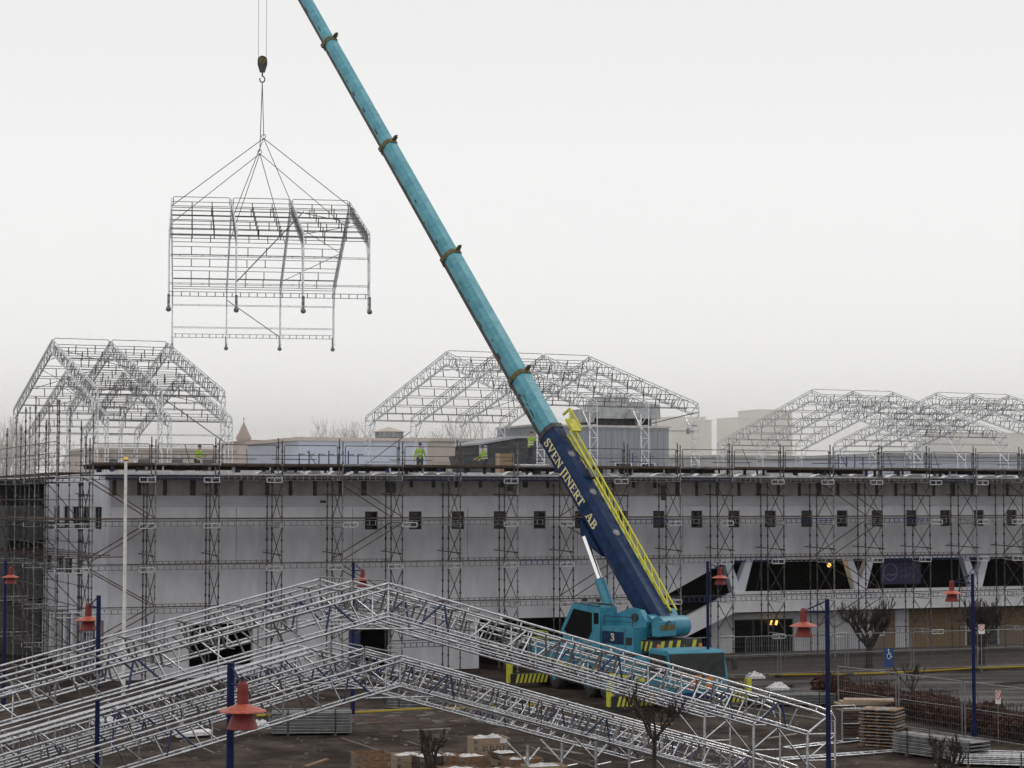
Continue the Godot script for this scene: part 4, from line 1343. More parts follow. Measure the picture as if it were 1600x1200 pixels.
# ---- scaffolding
func standard_mesh(tall: float, key: String) -> ArrayMesh:
	var k := "std %.2f %s" % [tall, key]
	if not tm.has(k):
		var m := MB.new()
		m.tube(Vector3.ZERO, Vector3(0, tall, 0), 0.03)
		var y := 0.25
		while y < tall:
			m.tube(Vector3(0, y - 0.05, 0), Vector3(0, y + 0.05, 0), 0.052)
			y += 0.5
		m.box(Vector3(0, 0.01, 0), Vector3(0.16, 0.02, 0.16))
		tm[k] = m.mesh(M[key])
	return tm[k]

func transom_mesh(L: float, key := "bright_zinc") -> ArrayMesh:
	var k := "transom %.2f %s" % [L, key]
	if not tm.has(k):
		var m := MB.new()
		m.tube(Vector3(0, 0, 0), Vector3(0, 0, L), 0.025)
		m.tube(Vector3(0, -0.2, 0), Vector3(0, -0.2, L), 0.025)
		for i in 3:
			m.tube(Vector3(0, 0, L * i / 2.0), Vector3(0, -0.2, L * i / 2.0), 0.028)
		tm[k] = m.mesh(M[key])
	return tm[k]

func deck_mesh(L: float, wide: float) -> ArrayMesh:
	var k := "deck %.2f %.2f" % [L, wide]
	if not tm.has(k):
		var m := MB.new()
		var n := int(wide / 0.3)
		for i in n:
			m.bx(0.02, L - 0.02, -0.05 - 0.006 * (i % 2), 0, wide * i / n + 0.006, wide * (i + 1) / n - 0.006)
		tm[k] = m.mesh(M.weathered_plank)
	return tm[k]

func scaffold() -> void:
	var sc := thing("front_scaffold", "dark tube scaffolding along the whole front of the grey building", "scaffolding", CORNER, YAW)
	var B := 2.88
	var levels := [1.5, 3.3, 5.2, 7.12, 9.15]
	rng.seed = 3
	var rows := [2.6, 1.0, 0.28]
	var cols := ["worn_galvanised", "scaffold_steel", "scaffold_steel"]
	for k in range(-1, 20):
		var s := 1.44 + B * k
		for r in 3:
			var tall: float = [10.75, 9.15, 8.9][r]
			put(sc, "standard", standard_mesh(tall, "scaffold_steel" if r > 0 or k % 3 else "worn_galvanised"), Transform3D(Basis(), Vector3(s + (rng.randf() - 0.5) * 0.04, 0, rows[r])))
		put(sc, "standard", standard_mesh(1.65, "scaffold_steel"), Transform3D(Basis(), Vector3(s - 0.17, 9.2, 2.6)))
		for lv in levels:
			if lv < 2 and k < 4 and k > 0: continue
			put(sc, "transom", transom_mesh(1.6), Transform3D(Basis(), Vector3(s, lv + (0.02 if lv > 9 else -0.1), 1.0)))
			if rng.randf() < 0.75:
				put(sc, "transom", transom_mesh(0.7), Transform3D(Basis(Vector3.UP, PI / 2), Vector3(s + (0.05 if rng.randf() < 0.7 else 0.75) - 0.75, lv - 0.1, 2.66)))
		for i in 4:
			var y0: float = levels[i] + 0.1
			var y1: float = levels[i + 1] - 0.3
			bar(sc, "cross_brace", Vector3(s + 0.03, y0, 1.0), Vector3(s + 0.03, y1, 2.6), 0.022, M.scaffold_steel, 5)
			bar(sc, "cross_brace", Vector3(s - 0.03, y1, 1.0), Vector3(s - 0.03, y0, 2.6), 0.022, M.scaffold_steel, 5)
		for y in [8.3, 5.62]:
			var t := bar(sc, "wall_tie", Vector3(s - 0.12, y + 0.05, 0.02), Vector3(s - 0.12, y - 0.03, 3.0), 0.024, M.rusty_steel, 5)
			var cm := MB.new()
			cm.box(Vector3(0, 2.6, 0), Vector3(0.08, 0.25, 0.08))
			part(t, "coupler", cm, M.rusty_steel)
	for k in range(-1, 19):
		var s := 1.44 + B * k
		for i in 5:
			var lv: float = levels[i]
			var out_ := lv < 9
			if lv < 2 and (k < 4 or rng.randf() < 0.3): continue
			put(sc, "lattice_ledger", ladder_mesh(B, 0.2, 10, 0.014, "blue_steel" if rng.randf() < 0.35 else "worn_galvanised"), Transform3D(Basis(), Vector3(s, lv, 2.6)))
			bar(sc, "ledger", Vector3(s, lv, 1.0), Vector3(s + B, lv, 1.0), 0.024, M.scaffold_steel, 5)
			if i in [1, 2] and rng.randf() < 0.7:
				put(sc, "lattice_ledger", ladder_mesh(B, 0.14, 10, 0.012, "rusty_steel"), Transform3D(Basis(), Vector3(s, lv + 0.12, 1.05)))
		put(sc, "deck", deck_mesh(B, 1.6), Transform3D(Basis(), Vector3(s, 7.26, 1.02)))
		put(sc, "deck", deck_mesh(B, 2.5), Transform3D(Basis(), Vector3(s, 9.62, 0.1)))
		if rng.randf() < 0.8:
			var eb := MB.new()
			eb.bx(s + 0.1, s + B - 0.1, 9.38 + 0.06 * rng.randf(), 9.57, 0.7, 0.95)
			part(sc, "edge_beam", eb, M.dark_wood)
		# edge of the upper deck: toe board, guard rail frame
		var m := MB.new()
		m.bx(s + 0.05, s + B - 0.05, 9.62, 9.7, 2.64, 2.67)
		part(sc, "toe_board", m, M.weathered_plank if k % 3 else M.worn_galvanised)
		m = MB.new()
		m.path([Vector3(s + 0.12, 9.62, 2.6), Vector3(s + 0.12, 10.48, 2.6), Vector3(s + 0.16, 10.53, 2.6), Vector3(s + B - 0.3, 10.53, 2.6), Vector3(s + B - 0.26, 10.48, 2.6), Vector3(s + B - 0.26, 9.62, 2.6)], 0.021)
		part(sc, "guard_frame", m, M.scaffold_steel)
		bar(sc, "guard_rail", Vector3(s, 10.08, 2.6), Vector3(s + B, 10.08, 2.6), 0.018, M.scaffold_steel, 5)
		if k % 2 == 0 or rng.randf() < 0.4:
			bar(sc, "inner_rail", Vector3(s + 0.2, 9.95, 0.2), Vector3(s + B - 0.5, 9.95, 0.2), 0.02, M.blue_steel, 5)
			bar(sc, "inner_post", Vector3(s + 1.6 + rng.randf(), 9.62, 0.2), Vector3(s + 1.9, 10.3 + rng.randf() * 0.35, 0.2), 0.02, M.scaffold_steel, 5)
		# bolt-on brackets under the upper deck
		for q in 5:
			m = MB.new()
			var bx0 := s + 0.1 + rng.randf() * (B - 0.4)
			m.bx(bx0, bx0 + 0.05 + rng.randf() * 0.16, 9.26 + rng.randf() * 0.12, 9.56, 2.3 - q * 0.3, 2.4 - q * 0.3)
			part(sc, "deck_bracket", m, M.blue_steel if rng.randf() < 0.4 else (M.dark_metal if rng.randf() < 0.75 else M.bright_zinc))
	for q in [[-1, 4], [3, 4], [7, 4], [12, 4], [16, 4]]:
		var up: bool = q[0] != 7
		for i in range(4, 0, -1):
			var s0: float = 1.44 + B * q[0]
			var a := s0 if up else s0 + B
			var b := s0 + B if up else s0
			for z in [2.66, 1.06]:
				bar(sc, "facade_brace", Vector3(a, levels[i] - 0.1, z), Vector3(b, levels[i - 1] + 0.15, z), 0.025, M.rusty_steel, 5)
			up = not up
	# white covers that lie on the roof edge under the deck
	rng.seed = 21
	for k in 40:
		var s := 7.0 + k * 1.15 + rng.randf() * 0.3
		if k in [9, 10, 17, 24, 25]: continue
		var m := MB.new()
		var pr := PackedVector2Array()
		var w := 0.35 + rng.randf() * 0.3
		var hh := 0.13 + rng.randf() * 0.14
		for j in 8:
			pr.append(Vector2(w - 2 * w * j / 7.0, hh * sqrt(sin(PI * (0.02 + 0.96 * j / 7.0)))))
		m.prism(pr, -0.5, 0.0)
		var cvr := part(self, "roof_cover", m, M.sacking, Transform3D(Basis(Vector3.UP, YAW), at_front(s, 9.212, -0.1)))
		tag(cvr, "small white plastic hump on the coping under the scaffold deck", "cover", "white covers along the roof edge")
	# end of the building and side wing
	var es := thing("end_scaffold", "tall dark scaffolding before the white end wall at the left", "scaffolding", CORNER, YAW)
	rng.seed = 8
	for k in 8:
		var z := 2.6 - 2.75 * k
		for x in [-1.3, -2.9]:
			put(es, "standard", standard_mesh(snappedf(11.4 + rng.randf() * 1.6, 0.4), "scaffold_steel" if k % 2 else "worn_galvanised"), Transform3D(Basis(), Vector3(x, 0, z + (0.25 if x < -2 else 0.0))))
		for lv in levels:
			put(es, "transom", transom_mesh(1.6, "worn_galvanised" if k % 3 else "bright_zinc"), Transform3D(Basis(Vector3.UP, -PI / 2), Vector3(-1.3, lv - 0.1, z)))
			if k < 7:
				for x in [-1.3, -2.9]:
					bar(es, "ledger", Vector3(x, lv, z), Vector3(x, lv + 0.02, z - 2.75), 0.024, M.scaffold_steel, 5)
					bar(es, "guard_rail", Vector3(x, lv + 0.95, z), Vector3(x, lv + 0.97, z - 2.75), 0.018, M.scaffold_steel, 5)
		if k < 7:
			for lv in [7.12, 9.15]:
				put(es, "deck", deck_mesh(2.75, 1.5), Transform3D(Basis(Vector3.UP, PI / 2), Vector3(-2.85, lv + 0.12, z)))
			bar(es, "guard_rail", Vector3(-2.9, 10.6, z), Vector3(-2.9, 10.6, z - 2.75), 0.02, M.scaffold_steel, 5)
		for i in 4:
			if (i + k) % 2 == 0:
				bar(es, "cross_brace", Vector3(-1.3, levels[i], z), Vector3(-2.9, levels[i + 1] - 0.2, z), 0.022, M.scaffold_steel, 5)
		bar(es, "wall_tie", Vector3(0.0, 5.6, z + 0.2), Vector3(-3.1, 5.55, z + 0.2), 0.024, M.rusty_steel, 5)
	for i in 4:
		bar(es, "facade_brace", Vector3(-2.95, levels[i], -2.9 - i * 2.75), Vector3(-2.95, levels[i + 1], -5.65 - i * 2.75), 0.025, M.rusty_steel, 5)
	var ws := thing("wing_scaffold", "dense dark scaffolding before the side wing at the left edge", "scaffolding", at_front(-3.2, 0, -16.0), YAW)
	for k in 5:
		var x := -2.3 * k
		for z in [0.0, 1.5]:
			put(ws, "standard", standard_mesh(snappedf(9.4 + rng.randf() * 1.4, 0.4), "scaffold_steel"), Transform3D(Basis(), Vector3(x, 0, z)))
		for lv in [1.6, 3.4, 5.3, 7.2, 8.6]:
			put(ws, "transom", transom_mesh(1.5, "scaffold_steel"), Transform3D(Basis(), Vector3(x, lv, 0)))
			if k < 4:
				put(ws, "lattice_ledger", ladder_mesh(2.3, 0.2, 8, 0.014, "scaffold_steel"), Transform3D(Basis(), Vector3(x - 2.3, lv, 1.5)))
				bar(ws, "ledger", Vector3(x - 2.3, lv, 0), Vector3(x, lv, 0), 0.022, M.scaffold_steel, 5)
		bar(ws, "cross_brace", Vector3(x, 3.4, 1.5), Vector3(x - 2.3 if k < 4 else x + 2.3, 5.3, 1.5), 0.022, M.scaffold_steel, 5)

# ---- lamps, poles, signs
func street_lamp(label: String, at: Vector3, turn: float, arm: float) -> void:
	var o := thing("street_lamp", label, "street lamp", at, turn, "blue street lamps with red shades")
	var H := 5.72
	var m := MB.new()
	m.tube(Vector3.ZERO, Vector3(0, H, 0), 0.062, 14, 0.055, true)
	part(o, "post", m, M.lamp_blue)
	m = MB.new()
	m.tube(Vector3(0, 0, 0), Vector3(0, 0.9, 0), 0.085, 14, 0.085, true)
	m.box(Vector3(0, 0.015, 0), Vector3(0.3, 0.03, 0.3))
	m.box(Vector3(0.083, 0.6, 0), Vector3(0.02, 0.3, 0.09))
	part(o, "post_base", m, M.lamp_blue)
	m = MB.new()
	m.tube(Vector3(0.06, H - 0.3, 0), Vector3(arm, H - 0.3, 0), 0.022, 8)
	m.tube(Vector3(0.06, H - 0.06, 0), Vector3(arm, H - 0.29, 0), 0.016, 8)
	m.tube(Vector3(arm * 0.55, H - 0.3, 0), Vector3(arm * 0.6, H - 0.2, 0), 0.012, 6)
	part(o, "arm", m, M.lamp_blue)
	m = MB.new()
	m.lathe([[0.05, H - 0.22], [0.075, H - 0.26], [0.08, H - 0.32], [0.085, H - 0.56]], 16, Vector3(arm, 0, 0))
	part(o, "neck", m, M.lamp_red)
	m = MB.new()
	m.lathe([[0.085, H - 0.54], [0.2, H - 0.585], [0.33, H - 0.635], [0.335, H - 0.65], [0.12, H - 0.64]], 28, Vector3(arm, 0, 0))
	part(o, "disc_shade", m, M.lamp_pink)
	m = MB.new()
	m.lathe([[0.12, H - 0.64], [0.15, H - 0.7], [0.19, H - 0.79], [0.225, H - 0.89], [0.2, H - 0.9], [0.0, H - 0.87]], 24, Vector3(arm, 0, 0))
	part(o, "bowl", m, M.lamp_red)

func furniture() -> void:
	street_lamp("nearest blue lamp post with a red shade, in front of the low truss row", Vector3(-4.1, 0, -30.049), deg(-66), 0.62)
	street_lamp("blue lamp post with a red shade at the left, before the raised trusses", Vector3(-10.248, 8.1, -51) * Vector3(1, 0, 1), deg(125), 0.62)
	street_lamp("tall blue lamp post before the timber stack with a red shade", Vector3(7.507, 8.1, -49) * Vector3(1, 0, 1), deg(168), 0.56)
	street_lamp("blue lamp post standing in the hedge at the right", Vector3(14.775, 0, -65.952), deg(174), 0.66)
	street_lamp("blue lamp post whose red shade shows above the ridge of the raised trusses", Vector3(-5.977, 0, -77.385), deg(-50), 0.6)
	street_lamp("blue lamp post beside the rear of the crane under the forked column", Vector3(7.518, 8.1, -79) * Vector3(1, 0, 1), deg(10), 0.5)
	street_lamp("blue lamp post at the left edge before the side wing", Vector3(-19.719, 8.1, -80) * Vector3(1, 0, 1), deg(-50), 0.45)
	var fp := thing("flagpole", "slim white flagpole with a gold ball before the white end wall", "flagpole", Vector3(-16.018, 8.1, -85) * Vector3(1, 0, 1))
	var m := MB.new()
	m.tube(Vector3.ZERO, Vector3(0, 9.7, 0), 0.085, 14, 0.06)
	part(fp, "pole", m, M.pole_white)
	m = MB.new()
	m.lathe([[0.0, 9.86], [0.07, 9.84], [0.11, 9.77], [0.11, 9.73], [0.06, 9.68]], 14)
	part(fp, "ball", m, M.gold)
	# disabled parking sign
	var sg := thing("parking_sign", "blue wheelchair parking sign with a plate below, by the yellow hose", "sign", Vector3(15.928, 0, -87.129), 0.12)
	sg.scale = Vector3(0.66, 0.8, 0.8)
	m = MB.new()
	m.tube(Vector3.ZERO, Vector3(0, 2.25, 0), 0.03, 8)
	part(sg, "post", m, M.fence_grey)
	m = MB.new()
	m.box(Vector3(0, 1.95, 0.05), Vector3(0.62, 0.62, 0.02))
	var pn := part(sg, "panel", m, M.sign_blue)
	m = MB.new()
	m.box(Vector3(0, 1.44, 0.05), Vector3(0.62, 0.32, 0.02))
	part(sg, "lower_panel", m, M.sign_blue)
	m = MB.new()
	m.lathe([[0, 0.004], [0.045, 0.004], [0.045, 0]], 12, Vector3.ZERO)
	part(pn, "symbol_head", m, M.sign_white, Transform3D(Basis(Vector3.RIGHT, PI / 2), Vector3(-0.03, 2.17, 0.06)))
	m = MB.new()
	m.path([Vector3(-0.03, 2.11, 0.065), Vector3(-0.01, 1.95, 0.065), Vector3(0.1, 1.95, 0.065), Vector3(0.16, 1.8, 0.065), Vector3(0.2, 1.82, 0.065)], 0.02)
	m.tube(Vector3(-0.03, 2.04, 0.065), Vector3(0.08, 2.04, 0.065), 0.016)
	for k in 9:
		var q0 := 1.9 + k * 0.5
		m.tube(Vector3(0.0 + 0.13 * cos(q0), 1.84 + 0.13 * sin(q0), 0.065), Vector3(0.0 + 0.13 * cos(q0 + 0.5), 1.84 + 0.13 * sin(q0 + 0.5), 0.065), 0.016)
	part(pn, "symbol", m, M.sign_white)
	for q in [[Vector3(22.055, 0, -96.759), 2.0, "white no stopping sign on the pole before the right hand pollard tree"], [Vector3(16.099, 0, -68.346), 1.55, "white no stopping sign hung on the mesh fence above the hedge"]]:
		var ns := thing("stopping_sign", q[2], "sign", q[0], 0.1)
		if q[1] < 1.8: ns.scale = Vector3(0.6, 1, 0.8)
		m = MB.new()
		m.tube(Vector3.ZERO, Vector3(0, q[1] + 0.25, 0), 0.025, 8)
		part(ns, "post", m, M.fence_grey)
		m = MB.new()
		m.box(Vector3(0, q[1], 0.04), Vector3(0.3, 0.44, 0.015))
		var np_ := part(ns, "panel", m, M.sign_white)
		m = MB.new()
		for k in 20:
			var a0 := TAU * k / 20
			var a1 := TAU * (k + 1) / 20
			m.tube(Vector3(0.13 * cos(a0), q[1] + 0.07 + 0.13 * sin(a0), 0.052), Vector3(0.13 * cos(a1), q[1] + 0.07 + 0.13 * sin(a1), 0.052), 0.018, 5)
		m.tube(Vector3(-0.09, q[1] + 0.16, 0.052), Vector3(0.09, q[1] - 0.02, 0.052), 0.016, 5)
		part(np_, "ring", m, M.sign_red)
	# the dark banner in the gallery
	var im := Image.create(256, 150, false, Image.FORMAT_RGB8)
	im.fill(Color(0.225, 0.215, 0.32))
	var ink := Color(0.42, 0.42, 0.52)
	for i in 4000:
		var q := TAU * i / 4000.0
		for r in range(44, 50):
			im.set_pixel(62 + int(r * 0.92 * cos(q)), 72 + int(r * 1.12 * sin(q)), ink)
	for i in 60:
		var bx := 38 + i
		var by := 96 - int(i * 0.25 + 7.0 * sin(i * 0.12))
		for k in range(-2, 3):
			im.set_pixel(bx, by + k, Color(0.5, 0.5, 0.58) if i < 18 or i > 26 else ink)
	rng.seed = 4
	for ln in 4:
		var x := 122.0 + (4 if ln > 1 else 0)
		var yy: float = [62.0, 75.0, 102.0, 112.0][ln]
		var to: float = [226.0, 232.0, 238.0, 190.0][ln]
		while x < to:
			var wch := 2 + rng.randi() % 4
			var hch := 4 + rng.randi() % 3
			for i in wch:
				for k in hch:
					if rng.randf() < 0.72:
						im.set_pixel(int(x) + i, int(yy - (x - 122) * 0.3) + k, ink)
			x += wch + 1.5 + (4 if rng.randf() < 0.15 else 0)
	var bm := StandardMaterial3D.new()
	bm.resource_name = "banner_print"
	bm.albedo_texture = ImageTexture.create_from_image(im)
	bm.roughness = 0.8
	var bn := thing("banner", "dark violet banner with a ring emblem and slanting lines of writing, in the gallery opening", "banner", at_front(42.05, 3.62, -0.6), YAW)
	var q := QuadMesh.new()
	q.size = Vector2(2.5, 1.26)
	q.material = bm
	put(bn, "print", q, Transform3D(Basis(), Vector3(0, 0.63, 0.02)))
	m = MB.new()
	m.bx(-1.26, 1.26, 0.0, 1.27, -0.01, 0.01)
	part(bn, "backing", m, M.crane_navy)

func fence_panel(label: String, a: Vector3, b: Vector3, tall: float, called := "mesh_fence", group := "mesh fence panels before the hedge") -> void:
	var L := (b - a).length()
	var o := thing(called, label, "fence", a, atan2(-(b - a).z, (b - a).x), group)
	var m := MB.new()
	m.path([Vector3(0.05, 0.1, 0), Vector3(0.05, tall, 0), Vector3(L - 0.05, tall, 0), Vector3(L - 0.05, 0.1, 0)], 0.021)
	m.tube(Vector3(0.05, 0.2, 0), Vector3(L - 0.05, 0.2, 0), 0.018)
	m.tube(Vector3(0.05, tall * 0.56, 0), Vector3(L - 0.05, tall * 0.56, 0), 0.014)
	part(o, "frame", m, M.fence_grey)
	m = MB.new()
	var n := int(L / 0.12)
	for i in n:
		m.tube(Vector3(L * i / n, 0.2, 0), Vector3(L * i / n, tall, 0), 0.003, 3)
	for i in 7:
		m.tube(Vector3(0.05, 0.3 + (tall - 0.3) * i / 7.0, 0), Vector3(L - 0.05, 0.3 + (tall - 0.3) * i / 7.0, 0), 0.003, 3)
	tag(part(o, "wire_mesh", m, M.fence_grey), "", "", "", "stuff")
	m = MB.new()
	m.box(Vector3(0.03, 0.06, 0), Vector3(0.24, 0.12, 0.62))
	part(o, "foot_block", m, M.dark_metal)

func barrier(label: String, at: Vector3, turn: float) -> void:
	var o := thing("crowd_barrier", label, "barrier", at, turn, "grey crowd barriers before the building")
	var m := MB.new()
	m.path([Vector3(0, 0, 0), Vector3(0, 1.0, 0), Vector3(0.1, 1.1, 0), Vector3(2.2, 1.1, 0), Vector3(2.3, 1.0, 0), Vector3(2.3, 0, 0)], 0.02)
	m.tube(Vector3(0, 0.2, 0), Vector3(2.3, 0.2, 0), 0.018)
	part(o, "frame", m, M.fence_grey)
	for k in 17:
		bar(o, "upright", Vector3(0.13 + k * 0.128, 0.2, 0), Vector3(0.13 + k * 0.128, 1.1, 0), 0.011, M.fence_grey, 5)
	for x in [0.15, 2.15]:
		bar(o, "foot", Vector3(x, 0.02, -0.3), Vector3(x, 0.02, 0.3), 0.02, M.fence_grey, 5)

func fences() -> void:
	var a := Vector3(11.9, 0, -75.4)
	var st := Vector3(1.62, 0, 3.15)
	var where := ["by the timber sheets, farthest of the row", "with its post behind the pallet stack", "left of the hedge lamp post", "right of the hedge lamp post, nearest of the row"]
	for k in 4:
		fence_panel("wire mesh site fence panel %s" % where[k], a + st * k, a + st * (k + 0.985), 2.0)
	var c := at_front(21.5, 0, 9.9)
	var wf := ["behind the crane cab", "left of the tall blue lamp", "behind the tall blue lamp", "before the left pollard tree", "at the wheelchair sign", "before the plywood boards", "by the right pollard tree", "at the right edge"]
	for k in 8:
		fence_panel("low mesh fence panel along the pavement %s" % wf[k], c + (at_front(25.0, 0, 10) - at_front(21.5, 0, 9.9)) * k, c + (at_front(25.0, 0, 10) - at_front(21.5, 0, 9.9)) * (k + 0.985), 1.9, "mesh_fence", "mesh fence panels along the pavement")
	var wb := ["before the shop windows, left", "before the shop windows, right", "left of the left pollard tree", "behind the left pollard tree", "before the right pollard tree"]
	var sb := [31.7, 34.1, 36.7, 39.2, 46.2]
	for k in 5:
		barrier("grey tube crowd barrier %s" % wb[k], at_front(sb[k], 0.12, 1.2 + 0.25 * (k % 2)), YAW + 0.03 * (k - 2))
	# low grey wall band and step behind the barriers
	var m := MB.new()
	m.xf = Transform3D(Basis(Vector3.UP, YAW), CORNER)
	m.bx(31.2, 62, 0.0, 0.2, -1.55, -0.05)
	struct("pavement_step", m, M.kerb, "stone step under the gallery")
	# yellow hose lying along the pavement edge
	m = MB.new()
	var pts := []
	for k in 60:
		var s := 20.0 + k * 0.65
		pts.append(at_front(s, 0.07 + (0.45 * exp(-pow((s - 21.5) / 2.2, 2.0))), 9.75 + 0.55 * sin(s * 0.22) + 0.25 * sin(s * 0.61)))
	m.path(pts, 0.05, 8)
	tag(part(self, "yellow_hose", m, M.hose_yellow), "long yellow hose lying along the edge of the pavement on the right", "hose")
	m = MB.new()
	pts = []
	for k in 30:
		var x := -9.5 + k * 0.36
		pts.append(Vector3(x, 0.06, -76.6 - 0.14 * k - 0.2 * sin(x * 1.3)))
	m.path(pts, 0.06, 8)
	tag(part(self, "yellow_hose", m, M.hose_yellow), "short yellow hose on the yard under the low trusses", "hose")

# ---- plants
func grow(m: MB, a: Vector3, d: Vector3, L: float, r: float, lv: int, spread: float, lift: float) -> void:
	var p := a
	var dd := d
	var n := 3
	for i in n:
		dd = (dd + Vector3(rng.randf() - 0.5, (rng.randf() - 0.5) * 0.6 + lift, rng.randf() - 0.5) * 0.35).normalized()
		var q := p + dd * L / n
		m.tube(p, q, r * (1 - 0.25 * i / n), 5 if r > 0.02 else 3, r * (1 - 0.25 * (i + 1) / n))
		p = q
		if lv > 0 and i > 0:
			var u := (dd + Vector3(rng.randf() - 0.5, rng.randf() - 0.3, rng.randf() - 0.5) * spread).normalized()
			grow(m, p, u, L * (0.55 + rng.randf() * 0.25), r * 0.55, lv - 1, spread, lift)
	if lv > 0:
		for k in 2:
			var u := (dd + Vector3(rng.randf() - 0.5, rng.randf() - 0.3, rng.randf() - 0.5) * spread).normalized()
			grow(m, p, u, L * (0.6 + rng.randf() * 0.2), r * 0.6, lv - 1, spread, lift)

func bare_tree(label: String, at: Vector3, trunk: float, tall: float, r: float, lv: int, sd: int, m: Material, o := {}) -> void:
	rng.seed = sd
	var t := thing(o.get("name", "bare_tree"), label, "tree", at, 0.0, o.get("group", ""))
	var mb := MB.new()
	mb.tube(Vector3.ZERO, Vector3(0, 0.25, 0), r * 1.35, 9, r)
	mb.tube(Vector3(0, 0.25, 0), Vector3(0.03, trunk, 0.02), r, 9, r * 0.8)
	part(t, "trunk", mb, m)
	var c := MB.new()
	var n: int = o.get("limbs", 5)
	var knobs: bool = o.get("pollard", false)
	for k in n:
		var q := TAU * (k + rng.randf() * 0.5) / n
		var out_: float = o.get("out", 0.8)
		var d := Vector3(cos(q) * out_, 1, sin(q) * out_ * 0.8).normalized()
		if knobs:
			var p := Vector3(0.02, trunk - 0.05 - 0.12 * rng.randf(), 0.02)
			var tw: float = o.get("twig", 0.3)
			var L: float = (tall - trunk) * (0.75 + 0.4 * rng.randf()) * o.get("reach", 1.0)
			var lim := MB.new()
			for i in 5:
				var nx := p + d * L / 5
				lim.tube(p, nx, r * (0.6 - 0.07 * i), 7, r * (0.6 - 0.07 * (i + 1)))
				p = nx
				d = (d + Vector3(rng.randf() - 0.5, 0.1 + 0.2 * rng.randf(), rng.randf() - 0.5) * 0.75).normalized()
				if i > 0:
					var sd2 := (d + Vector3(rng.randf() - 0.5, rng.randf() - 0.2, rng.randf() - 0.5) * 2.2).normalized()
					var e := p + sd2 * L * 0.22
					lim.tube(p, e, r * 0.26, 5, r * 0.2)
					lim.lathe([[0, 0.07], [r * 0.26, 0.03], [r * 0.28, -0.02], [r * 0.2, -0.07]], 7, e)
					for j2 in 6:
						var u := (sd2 + Vector3(rng.randf() - 0.5, 0.3 + rng.randf() * 0.7, rng.randf() - 0.5) * 1.5).normalized()
						grow(c, e, u, tw * (0.4 + rng.randf()), r * 0.09 + 0.003, 1, 1.0, 0.3)
			lim.lathe([[0, 0.09], [r * 0.3, 0.04], [r * 0.33, -0.02], [r * 0.25, -0.1]], 7, p)
			part(t, "limb", lim, m)
			for j in 11:
				var u := Vector3(rng.randf() - 0.5, rng.randf() - 0.15, rng.randf() - 0.5).normalized()
				grow(c, p, u, tw * (0.4 + rng.randf()), r * 0.1 + 0.003, 1, 1.0, 0.3)
		else:
			grow(c, Vector3(0.02, trunk * (0.75 + 0.25 * rng.randf()), 0.02), d, (tall - trunk) * o.get("reach", 0.5), r * 0.5, lv, 1.3, 0.12)
	tag(part(t, "crown", c, m), "", "", "", "stuff")

